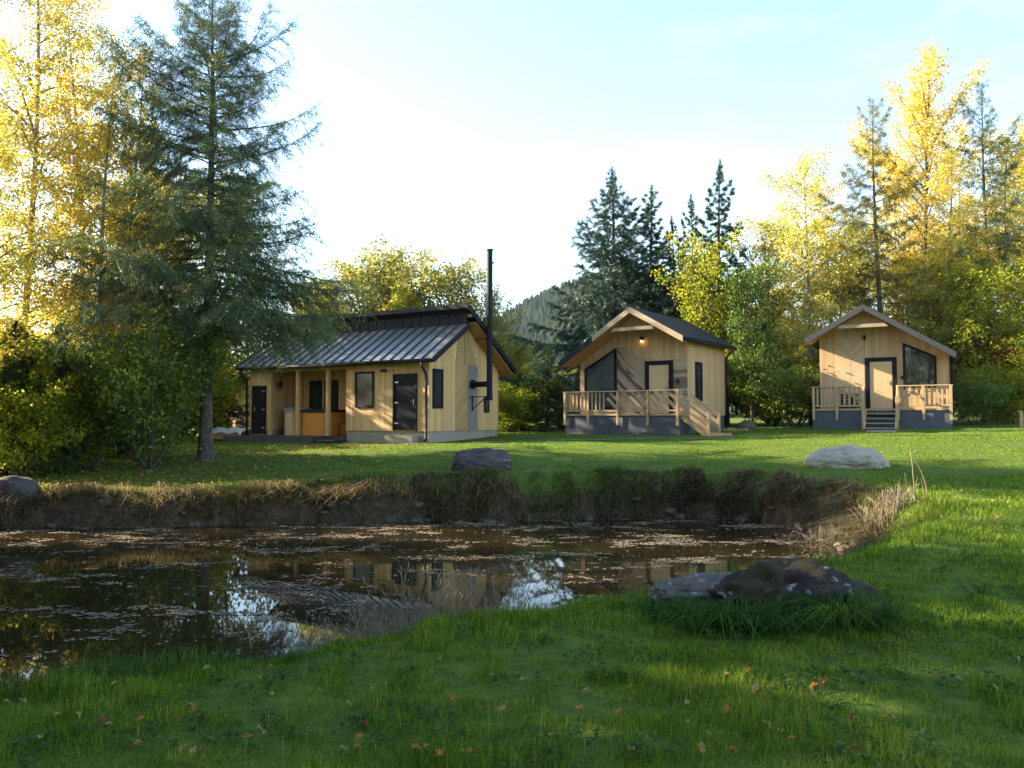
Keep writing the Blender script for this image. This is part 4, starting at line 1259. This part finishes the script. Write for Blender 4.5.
for k in range(46):
    i = rng.integers(0, len(shore) - 1)
    X, Y = shore[i] + (shore[i + 1] - shore[i]) * rng.uniform(0, 1)
    X += rng.normal(0, .1); Y += rng.normal(.08, .12)
    s = rng.uniform(.04, .11)
    if k == 0:
        X, Y = atX(458, 17.0), 17.0
        rock("stone", X, Y, .17, .13, .12, 40, "stone", "largest pale stone at the waterline below the grey-brown boulder", "stone", GS, sub=3, rough=.25)
    else:
        o_ = rock("stone", X, Y, s * 1.25, s, s * .8, 40 + k, "stone", "small brown-grey stone lying along the foot of the far pond bank", "stone", GS, rz=rng.uniform(0, 6), sub=3, rough=.5)
        o_.location.z = max(o_.location.z, .01)
# slabs and boards on the grass by the cabins
def flat_thing(name, px, Y, sx, sy, h, rz, mat, label, cat):
    x = atX(px, Y)
    o = MB().prism([(-sx, -sy), (sx * .9, -sy * 1.05), (sx, sy * .9), (-sx * .92, sy)], "z", -.05, h).build(name, M[mat], None, .01)
    o.location = (x, Y, gz(x, Y)); o.rotation_euler = (0, 0, rz)
    tag(o, label, cat)


flat_thing("stepping_slab", 881, 29.6, .42, .35, .07, .2, "concrete", "pale stone slab on the grass below the right cabin's steps", "slab")
flat_thing("loose_board", 720, 29.3, .42, .12, .10, -.2, "rail", "pale board lying on the grass right of the middle cabin's stair", "board")
flat_thing("loose_board", 735, 33.8, .55, .10, .10, -.7, "rail", "board lying beside the side wall of the middle cabin", "board")
rock("stone", atX(746, 35), 35, .4, .3, .32, 9.1, "stone", "grey stone under the green tree beside the middle cabin", "stone", sub=3)
xs, ys = atX(1021, 31.5), 31.5
stk = MB().box(-.055, .055, -.055, .055, -.2, .62).add([(-.055, -.055, .62), (.055, -.055, .62), (.055, .055, .62), (-.055, .055, .62), (0, 0, .66)], [(0, 1, 4), (1, 2, 4), (2, 3, 4), (3, 0, 4)]).build("wooden_stake", M["rail"], None, .006)
stk.location = (xs, ys, gz(xs, ys)); tag(stk, "short pale wooden stake at the right edge of the lawn", "stake")

# ------------------------------------------------------------------ grass
def blades(n, x, y, h, w, rng, lean=.45, droop=.0, z=None, ang=None):
    n = len(x)
    z = ground(x, y) if z is None else z
    a = rng.uniform(0, 2 * PI, n) if ang is None else ang
    ln = np.abs(rng.normal(0, lean, n))
    d = np.stack([np.cos(a), np.sin(a), 0 * a], -1)
    sd = np.stack([-np.sin(a + .5), np.cos(a + .5), 0 * a], -1) * (w * .5)[:, None]
    b = np.stack([x, y, z - .01], -1)
    up = np.array([0, 0, 1.0])
    m = b + (d * (ln * .35)[:, None] + up * .6) * h[:, None]
    tpt = b + (d * (ln * (1 + droop))[:, None] + up * np.clip(1 - ln * .35 - droop * .4, -.5, 1)[:, None]) * h[:, None]
    v = np.stack([b - sd, b + sd, m + sd * .8, m - sd * .8, tpt], 1).reshape(-1, 3)
    o = (np.arange(n) * 5)[:, None]
    f = (o + np.array([0, 1, 2, 3, 3, 2, 4])[None]).ravel()
    s = np.tile([4, 3], n)
    return v, f, s


def merge(parts):
    V, F_, S = [], [], []
    o = 0
    for v, f, s in parts:
        V.append(v); F_.append(f + o); S.append(s); o += len(v)
    return np.concatenate(V), np.concatenate(F_), np.concatenate(S)


def grassmat(name, stops, transl=.5):
    t = NT(name)
    rnd = t.n("NewGeometry").outputs["Random Per Island"]
    p = t.pos()
    nz = t.noise(.9, p, 4.0); n2 = t.noise(.22, p, 2.0)
    n3 = t.noise(4.5, p, 3.0)
    f = t.math("ADD", t.math("MULTIPLY", rnd, .72), t.math("SUBTRACT", t.math("ADD", t.math("ADD", t.math("MULTIPLY", nz, .6), t.math("MULTIPLY", n3, .5)), t.math("MULTIPLY", n2, .4)), .62))
    c = t.ramp(f, stops)
    d = t.n("BsdfDiffuse", {"Color": c}); tr = t.n("BsdfTranslucent", {"Color": c})
    mx = t.n("MixShader", {0: transl, 1: d, 2: tr})
    gl = t.n("BsdfGlossy", {"Color": c4(.8, .85, .8), "Roughness": .55})
    return t.done(t.n("MixShader", {0: .012, 1: mx, 2: gl}))


rng = np.random.default_rng(77)
parts = []
HB = np.array([[.94, .4], [0, 0]])


def in_house(x, y):
    out = np.zeros(len(x), bool)
    for (lx, ly, rz, x0, x1, y0, y1) in ((-2.98, 28.7, HRZ, -10, .0, -.9, 4.8), (6.38, 30.5, R(-35), -5.1, 1.0, 0, 5.4), (17.05, 31, R(-28), -5.1, 0, 0, 5.4), (17.05, 31, R(-28), -3.05, -1.95, -1.1, 0)):
        c_, s_2 = math.cos(-rz), math.sin(-rz)
        ux = (x - lx) * c_ - (y - ly) * s_2; uy = (x - lx) * s_2 + (y - ly) * c_
        out |= (ux > x0) & (ux < x1) & (uy > y0) & (uy < y1)
    return out


for n, y0, y1, hm in ((270000, 2.4, 7.2, .062), (190000, 7.2, 17, .065), (260000, 16, 37, .032)):
    y = y0 + (y1 - y0) * rng.uniform(0, 1, n) ** 1.25
    x = rng.uniform(-1, 1, n) * (.72 * y + 1.2)
    sd_ = pond_sd(x, y)
    ff = farside(x, y)
    kp = (sd_ > np.where(ff > .5, .24, .28)) & ~in_house(x, y) & ~((np.abs(y - (28.0 - .06 * (x + 4) + .25 * np.sin(x * .5))) < .17) & (x > -4.4) & (x < 8.4))
    x, y, sd_, ff = x[kp], y[kp], sd_[kp], ff[kp]
    tuft = np.clip(.85 + np.array([.9 * mnoise.noise(Vector((a * 1.1, b * 1.1, 1.3))) + .9 * mnoise.noise(Vector((a * 4.3, b * 4.3, 5.1))) for a, b in zip(x, y)]), .3, 2.1)
    h = hm * tuft * rng.uniform(.55, 1.35, len(x)) * np.where(y < 14, 1 + .9 * np.exp(-((sd_ - 1.0) / .7) ** 2) * (y > 4), 1.0)
    wd = np.maximum(.0032, .00085 * y) * rng.uniform(.7, 1.3, len(x))
    parts.append(blades(n, x, y, h, wd, rng, .55))
GRASS = [(0, c4(.026, .055, .006)), (.3, c4(.078, .145, .010)), (.6, c4(.150, .245, .016)), (.85, c4(.26, .32, .03)), (1, c4(.38, .31, .10))]
tag(np_mesh("lawn_grass", *merge(parts), grassmat("lawn_blades", GRASS)), "green lawn grass around the pond", "grass", kind="stuff")

# broad-leaved weeds and taller loose blades in the near lawn
rng = np.random.default_rng(101)
n = 5200
y = 2.6 + 8 * rng.uniform(0, 1, n) ** 1.3; x = rng.uniform(-1, 1, n) * (.72 * y + 1)
kp = (pond_sd(x, y) > .5) & (np.array([mnoise.noise(Vector((a * 1.6, b * 1.6, 9.1))) for a, b in zip(x, y)]) > .02)
x, y = x[kp], y[kp]
m_ = 6
X = np.repeat(x, m_); Y_ = np.repeat(y, m_); A = np.tile(np.arange(m_) * 2 * PI / m_, len(x)) + rng.normal(0, .4, len(X))
Ls = rng.uniform(.018, .042, len(X)); Z0 = ground(X, Y_) + rng.uniform(.015, .05, len(X))
dx_, dy_ = np.cos(A), np.sin(A)
wv = np.stack([np.stack([X + dx_ * Ls * a - dy_ * Ls * b, Y_ + dy_ * Ls * a + dx_ * Ls * b, Z0 + c * Ls], -1) for a, b, c in ((.1, 0, .0), (.5, -.32, .42), (1.0, -.16, .40), (1.12, 0, .34), (1.0, .16, .40), (.5, .32, .42))], 1).reshape(-1, 3)
tag(np_mesh("lawn_weeds", wv, np.arange(len(wv)), np.full(len(X), 6), grassmat("weed_leaves", [(0, c4(.014, .04, .008)), (.5, c4(.03, .08, .014)), (1, c4(.08, .14, .03))], .25)), "clover and small weeds in the near lawn", "weeds", kind="stuff")
n = 15000
y = 2.5 + 9 * rng.uniform(0, 1, n) ** 1.3; x = rng.uniform(-1, 1, n) * (.72 * y + 1)
kp = (pond_sd(x, y) > .4) & (np.array([mnoise.noise(Vector((a * .9, b * .9, 2.1))) for a, b in zip(x, y)]) + rng.normal(0, .25, n) > .12)
x, y = x[kp], y[kp]
tag(np_mesh("rough_grass", *blades(n, x, y, rng.uniform(.08, .17, len(x)), rng.uniform(.003, .0055, len(x)), rng, .6, .3), grassmat("rough_blades", [(0, c4(.03, .07, .008)), (.4, c4(.08, .16, .016)), (.7, c4(.17, .22, .03)), (1, c4(.34, .27, .12))], .4)), "taller loose blades in the near lawn", "grass", kind="stuff")

# long green grass on the near lip of the pond
n = 26000
n = 60000
k_ = rng.integers(0, len(PP), n)
far_ = PP[k_, 1] > 12.5
x = PP[k_, 0] + rng.normal(0, .25, n); y = PP[k_, 1] + np.where(far_, rng.uniform(.1, .9, n), -rng.uniform(.25, 1.5, n))
sd_ = pond_sd(x, y)
spill = np.array([mnoise.noise(Vector((a * 1.3, b * .8, 4.4))) for a, b in zip(x, y)])
kp = np.where(far_, (sd_ > .22) & (sd_ < .8) & (spill > -.02) & (x > -13), (sd_ > .12) & (sd_ < 1.6) & (x > -6))
x, y = x[kp], y[kp]
cl_ = np.clip(.6 + .7 * wob(x, y, 2.6, 9.0), .1, 1.5)
h = (rng.uniform(.10, .24, len(x)) * cl_ + .05) * np.where(y > 12.5, .9, 1)
tag(np_mesh("shore_grass", *blades(n, x, y, h, np.full(len(x), .007), rng, .6, .25), grassmat("shore_blades", [(0, c4(.02, .05, .007)), (.5, c4(.05, .12, .014)), (.85, c4(.11, .16, .025)), (1, c4(.26, .21, .09))])), "longer grass along the near shore of the pond", "grass", kind="stuff")

# dry grass hanging over the far bank
n = 170000
k_ = rng.integers(0, len(PP), n)
nrmv = PP - np.roll(PP, 1, 0)
nrm = unit(np.stack([nrmv[:, 1], -nrmv[:, 0]], -1))
off = rng.uniform(-.02, .95, n)
seg = rng.uniform(0, 1, n)[:, None]
base_ = PP[k_] * (1 - seg) + PP[(k_ + 1) % len(PP)] * seg
x = base_[:, 0] + nrm[k_, 0] * off + rng.normal(0, .12, n); y = base_[:, 1] + nrm[k_, 1] * off + rng.normal(0, .12, n)
sd_ = pond_sd(x, y)
patch = np.array([1.6 * mnoise.noise(Vector((a * .9, b * .9, 3.3))) + 1.3 * mnoise.noise(Vector((a * 3.1, b * 3.1, 7.7))) for a, b in zip(x, y)])
kp = (y > 12.2) & (x > -13) & (sd_ > .06) & (sd_ < 1.0) & (patch + rng.normal(0, .5, n) > -.62 + .8 * (sd_ > .6) + .15 * (sd_ < .15))
x, y, sd_ = x[kp], y[kp], sd_[kp]
h = rng.uniform(.06, .40, len(x)) ** 1.3 * 1.3 * np.where(sd_ > .42, .45, 1.0)
gxd, gyd = pond_sd(x + .05, y) - sd_, pond_sd(x, y + .05) - sd_
ang = np.arctan2(-gyd, -gxd) + rng.normal(0, .7, len(x))
tag(np_mesh("bank_grass", *blades(n, x, y, h, np.full(len(x), .011), rng, .8, .75, ang=ang), grassmat("dry_bank_blades", [(0, c4(.03, .023, .013)), (.25, c4(.070, .052, .028)), (.38, c4(.065, .08, .018)), (.52, c4(.16, .115, .058)), (.74, c4(.28, .21, .11)), (1, c4(.40, .31, .17))], .25)), "dry brown grass hanging over the far pond bank", "grass", kind="stuff")


# dry stalks: clump on the near shore and two tall stalks at the right end
def stalks(name, x, y, n, hmin, hmax, spread, seed, label, cat, lean=.35, wd=.005, seedhead=True, stops=None, z0=None, dirang=None):
    rg = np.random.default_rng(seed)
    mb = MB()
    for i in range(n):
        a = rg.uniform(0, 2 * PI) if dirang is None else dirang + rg.normal(0, .5)
        bx0, by0 = x + rg.normal(0, spread), y + rg.normal(0, spread * .6)
        h = rg.uniform(hmin, hmax); l = abs(rg.normal(0, lean)) * h
        b = Vector((bx0, by0, max(gz(bx0, by0), -.05) - .02))
        pts = [b + Vector((math.cos(a) * l * u * u, math.sin(a) * l * u * u, h * (u - .25 * (l / h) * u * u))) for u in (0, .3, .6, .85, 1)]
        mb.tube(pts, [wd, wd * .9, wd * .75, wd * .55, wd * .3], 4)
        if seedhead and rg.uniform() < .12:
            for k in range(7):
                u = .72 + .04 * k
                q = b + Vector((math.cos(a) * l * u * u, math.sin(a) * l * u * u, h * (u - .25 * (l / h) * u * u)))
                e = q + Vector((rg.normal(0, .02), rg.normal(0, .02), .05))
                mb.tube([q, (q + e) / 2, e], [.002, .005, .001], 3)
    o = mb.build(name, M["straw"], None)
    return tag(o, label, cat)


M["straw"] = plain("dry_straw", (.27, .21, .125), .8, nscale=3, nvar=.7)
stalks("dry_grass_clump", atX(455, 8.0), 7.75, 620, .28, .90, .42, 1, "pale dry grass clump at the near waterline, in front of the house reflection", "dry grass", .42, .0014)
stalks("dry_grass_clump", atX(500, 8.1), 8.0, 300, .30, .90, .30, 2, "thin brown dry grass clump just left of the bright sky reflection", "dry grass", .34, .0014)
stalks("dry_grass_clump", atX(400, 7.3), 7.3, 480, .25, .62, .26, 12, "flattened pale dry grass trailing into the water left of the clumps", "dry grass", .8, .0015, dirang=PI)
stalks("dry_grass_clump", atX(345, 6.95), 6.95, 260, .2, .5, .24, 14, "low sparse dry grass in the water's edge at the left of the near clumps", "dry grass", .7, .0014)
stalks("dry_stalk", atX(918, 13.2), 13.2, 1, 1.0, 1.15, .03, 3, "tall pale dry stalk leaning left at the right end of the pond", "dry plant", .30, .012, dirang=2.8)
stalks("dry_stalk", atX(928, 13.6), 13.6, 1, .8, .95, .05, 4, "shorter dry stalk right of the tall one at the pond's right end", "dry plant", .2, .009, dirang=2.6)
stalks("dry_grass_clump", atX(885, 13.4), 13.4, 150, .2, .5, .22, 6, "straw-coloured grass clump around the foot of the dry stalks", "dry grass", .5, .005)
stalks("dry_grass_clump", atX(835, 14.0), 14.4, 130, .15, .4, .25, 8, "brownish dry grass clump on the right end of the pond bank", "dry grass", .6, .005)


def tussock(px, Y, n, h0, h1, rad, seed, label, droop=.7):
    rg = np.random.default_rng(seed)
    x0 = atX(px, Y)
    r = rad * np.sqrt(rg.uniform(0, 1, n)); a = rg.uniform(0, 2 * PI, n)
    x, y = x0 + r * np.cos(a), Y + r * np.sin(a) * .7
    h = rg.uniform(h0, h1, n)
    o = np_mesh("grass_tussock", *blades(n, x, y, h, np.full(n, .0075), rg, .75, droop, ang=a + rg.normal(0, .6, n)),
                M["tuss"])
    return tag(o, label, "grass tussock", "long-bladed grass tussocks round the boulder")


M["tuss"] = grassmat("tussock_blades", [(0, c4(.012, .036, .005)), (.4, c4(.026, .072, .009)), (.75, c4(.048, .11, .014)), (1, c4(.12, .15, .03))], .3)
tussock(738, 5.75, 650, .14, .32, .26, 1, "dark green tussock left of centre at the foot of the lichen-spotted boulder")
tussock(842, 5.75, 1000, .18, .40, .30, 2, "largest dark green tussock, at the right foot of the lichen-spotted boulder")
tussock(785, 5.7, 420, .10, .26, .25, 3, "tussock in front of the middle of the lichen-spotted boulder")
tussock(672, 6.1, 420, .12, .28, .22, 4, "tussock at the left end of the low grey slab")
tussock(700, 5.8, 420, .12, .28, .25, 5, "tussock in front of the low grey slab")

# ------------------------------------------------------------------ leaves on water and lawn
def litter(x, y, z, size, rng, tilt=.12):
    n = len(x)
    a = rng.uniform(0, 2 * PI, n)
    s = size * rng.uniform(.6, 1.4, n)
    out = []
    for k, (u, v_) in enumerate([(-.5, 0), (-.15, -.36), (.25, -.3), (.55, 0), (.25, .32), (-.15, .34)]):
        px = s * (u * np.cos(a) - v_ * np.sin(a)); py = s * (u * np.sin(a) + v_ * np.cos(a))
        out.append(np.stack([x + px, y + py, z + rng.normal(0, 1, n) * tilt * s * .35 + np.abs(v_) * s * tilt], -1))
    v = np.stack(out, 1).reshape(-1, 3)
    return v, np.arange(6 * n), np.full(n, 6)


n = 260000
x = rng.uniform(-13, 6.4, n); y = rng.uniform(3.0, 18, n)
sd_ = pond_sd(x, y)
dens = np.zeros(n)
for a_, f_, k_ in ((.55, 1.1, 0), (.5, 2.9, 9), (.42, 6.5, 21), (.30, 14.0, 33)):
    vals = np.array([mnoise.noise(Vector((xx * f_ * .55 + k_, yy * f_ * 1.25, k_ * 1.7))) for xx, yy in zip(x, y)])
    dens += a_ * vals * 1.9
dens += .34 * (sst(8.0, 15.5, y) - .35) + .72 * np.exp(-((x + 2.5) / 1.5) ** 2 - ((y - 9.9 + (x + 2.5) * .75) / .75) ** 2) + .3 * np.exp(-np.abs(sd_) / .35)
kp = (sd_ < -.02) & ((dens + rng.normal(0, .12, n) > .66) | (rng.uniform(0, 1, n) < .006))
x, y = x[kp], y[kp]
tag(np_mesh("floating_leaves", *litter(x, y, np.full(len(x), .006), .042, rng, .10), leafmat("floating_leaf_litter", [(0, c4(.07, .055, .038)), (.4, c4(.17, .135, .095)), (.75, c4(.28, .22, .155)), (1, c4(.36, .26, .11))], .1, .8)), "fallen leaves drifting in patches on the pond", "leaves", kind="stuff")
# litter under the trees on the left and along the banks
n = 6500
x = np.concatenate([rng.uniform(-17, -3, n), rng.uniform(3, 9, 260)]); y = np.concatenate([rng.uniform(17, 28, n), rng.uniform(10, 18, 260)])
sd_ = pond_sd(x, y)
kp = (sd_ > .05) & (rng.uniform(0, 1, len(x)) < np.where(x < 0, np.clip((-2 - x) / 8, .05, 1), .8))
x, y = x[kp], y[kp]
tag(np_mesh("leaf_litter", *litter(x, y, ground(x, y) + .035, .065, rng, .5), leafmat("fallen_leaf_litter", [(0, c4(.14, .08, .03)), (.5, c4(.32, .20, .06)), (1, c4(.5, .34, .10))], .2)), "yellow leaf litter on the lawn under the birches", "leaves", kind="stuff")
# single leaves on the near lawn
leafm = [leafmat("fallen_leaf_" + nm, st, .25, 3.0) for nm, st in (("tan", [(0, c4(.26, .19, .08)), (1, c4(.36, .26, .11))]), ("orange", [(0, c4(.26, .12, .03)), (1, c4(.36, .19, .05))]), ("brown", [(0, c4(.13, .06, .03)), (1, c4(.2, .1, .05))]))]
LEAFME = []
for m_, lab in zip(leafm, ("tan", "orange", "brown")):
    for s in range(3):
        rg = np.random.default_rng(s + 10)
        mb = MB()
        n = 14
        pts = []
        for k in range(n):
            a = 2 * PI * k / n
            r = (.5 + .12 * math.cos(a * 5 + s)) * (1.15 if abs(a - PI) > 2.6 else 1)
            pts.append((r * math.cos(a), r * .72 * math.sin(a), .34 * math.sin(a) ** 2 + .16 * math.sin(3 * a + s) + .14 * math.cos(a)))
        mb.add([(0, 0, .02)] + pts, [(0, 1 + k, 1 + (k + 1) % n) for k in range(n)])
        mb.bar((-.5, 0, .01), (-.85, .06, .05), .03, .03)
        o = mb.build("fallen_leaf", m_, None)
        LEAFME.append((o.data, lab)); bpy.data.objects.remove(o)
rng = np.random.default_rng(15)
cnt = 0
for i in range(400):
    if cnt >= 95: break
    px, py = rng.uniform(5, 1020), 615 + 150 * rng.uniform(0, 1) ** .8
    if py < 690 - px * .16: continue
    r = ray(px, py)
    t = None
    for q in np.linspace(3, 11, 160):
        if EYE + r[2] * q < gz(r[0] * q, r[1] * q) + .04: t = q; break
    if t is None: continue
    X, Y = r[0] * t, r[1] * t
    if pond_sd(np.array([X]), np.array([Y]))[0] < .5: continue
    me, lab = LEAFME[rng.choice(9, p=[.15, .15, .15, .12, .12, .11, .07, .07, .06])]
    o = link(bpy.data.objects.new("fallen_leaf", me))
    s = rng.uniform(.022, .046)
    o.scale = (s, s, s)
    o.location = (X, Y, gz(X, Y) + rng.uniform(.055, .09))
    o.rotation_euler = (rng.normal(0, .3) + .25, rng.normal(0, .3), rng.uniform(0, 6.28))
    tag(o, lab + " fallen leaf lying in the grass of the near lawn", "leaf", lab + " fallen leaves on the near lawn")
    cnt += 1

# ------------------------------------------------------------------ autumn haze
hz = MB().box(-1260, 1260, -420, 1260, -2.0, 97.0)
t = NT("autumn_haze")
t.t.links.new(t.n("VolumePrincipled", {"Color": c4(.72, .86, 1.0), "Density": .00008, "Anisotropy": .2}).outputs[0], t.out.inputs["Volume"])
ho = hz.build("haze", t.m)
tag(ho, kind="stuff")
# ------------------------------------------------------------------ light
EL, AZ = R(23), math.atan2(-.95, .30)
sdir = Vector((math.cos(EL) * math.sin(AZ), math.cos(EL) * math.cos(AZ), math.sin(EL)))
sun = bpy.data.lights.new("sun", "SUN")
sun.energy = 5.0
sun.angle = R(.53)
sun.color = (1.0, .88, .70)
so = link(bpy.data.objects.new("sun", sun))
so.rotation_euler = sdir.to_track_quat("Z", "Y").to_euler()
so.location = (0, 0, 60)
wd_ = bpy.data.worlds.new("World")
sc.world = wd_
wd_.use_nodes = True
nt = wd_.node_tree
bg = nt.nodes["Background"]
sk = nt.nodes.new("ShaderNodeTexSky")
sk.sky_type = "NISHITA"; sk.sun_disc = False
sk.sun_elevation = EL; sk.sun_rotation = AZ
sk.air_density = 1.15; sk.dust_density = .5; sk.ozone_density = 2.6
tc = nt.nodes.new("ShaderNodeTexCoord")
mp_ = nt.nodes.new("ShaderNodeMapping"); mp_.inputs["Scale"].default_value = (1.2, 3.0, 6.0); mp_.inputs["Rotation"].default_value = (0, .25, .5)
nz_ = nt.nodes.new("ShaderNodeTexNoise"); nz_.inputs["Scale"].default_value = 1.3; nz_.inputs["Detail"].default_value = 7; nz_.inputs["Roughness"].default_value = .58
rp_ = nt.nodes.new("ShaderNodeValToRGB"); rp_.color_ramp.elements[0].position = .53; rp_.color_ramp.elements[1].position = .80
rp_.color_ramp.elements[1].color = (.55, .55, .55, 1)
mx_ = nt.nodes.new("ShaderNodeMix"); mx_.data_type = "RGBA"
nt.links.new(tc.outputs["Generated"], mp_.inputs[0]); nt.links.new(mp_.outputs[0], nz_.inputs["Vector"]); nt.links.new(nz_.outputs[0], rp_.inputs[0])
nt.links.new(rp_.outputs[0], mx_.inputs[0]); nt.links.new(sk.outputs[0], mx_.inputs[6]); mx_.inputs[7].default_value = (2.6, 2.75, 2.9, 1)
nt.links.new(mx_.outputs[2], bg.inputs[0])
bg.inputs[1].default_value = .105
sc.view_settings.view_transform = "Standard"
sc.view_settings.look = "None"
sc.view_settings.gamma = 1.0
sc.view_settings.use_curve_mapping = False
sc.view_settings.exposure = 2.42
sc.view_settings.use_white_balance = True
sc.view_settings.white_balance_temperature = 6900
sc.view_settings.white_balance_tint = 10
cy = sc.cycles
cy.max_bounces = 7; cy.diffuse_bounces = 3; cy.glossy_bounces = 3; cy.transmission_bounces = 4; cy.transparent_max_bounces = 8
cy.use_denoising = True
cy.caustics_reflective = False; cy.caustics_refractive = False
cy.sample_clamp_indirect = 6.0
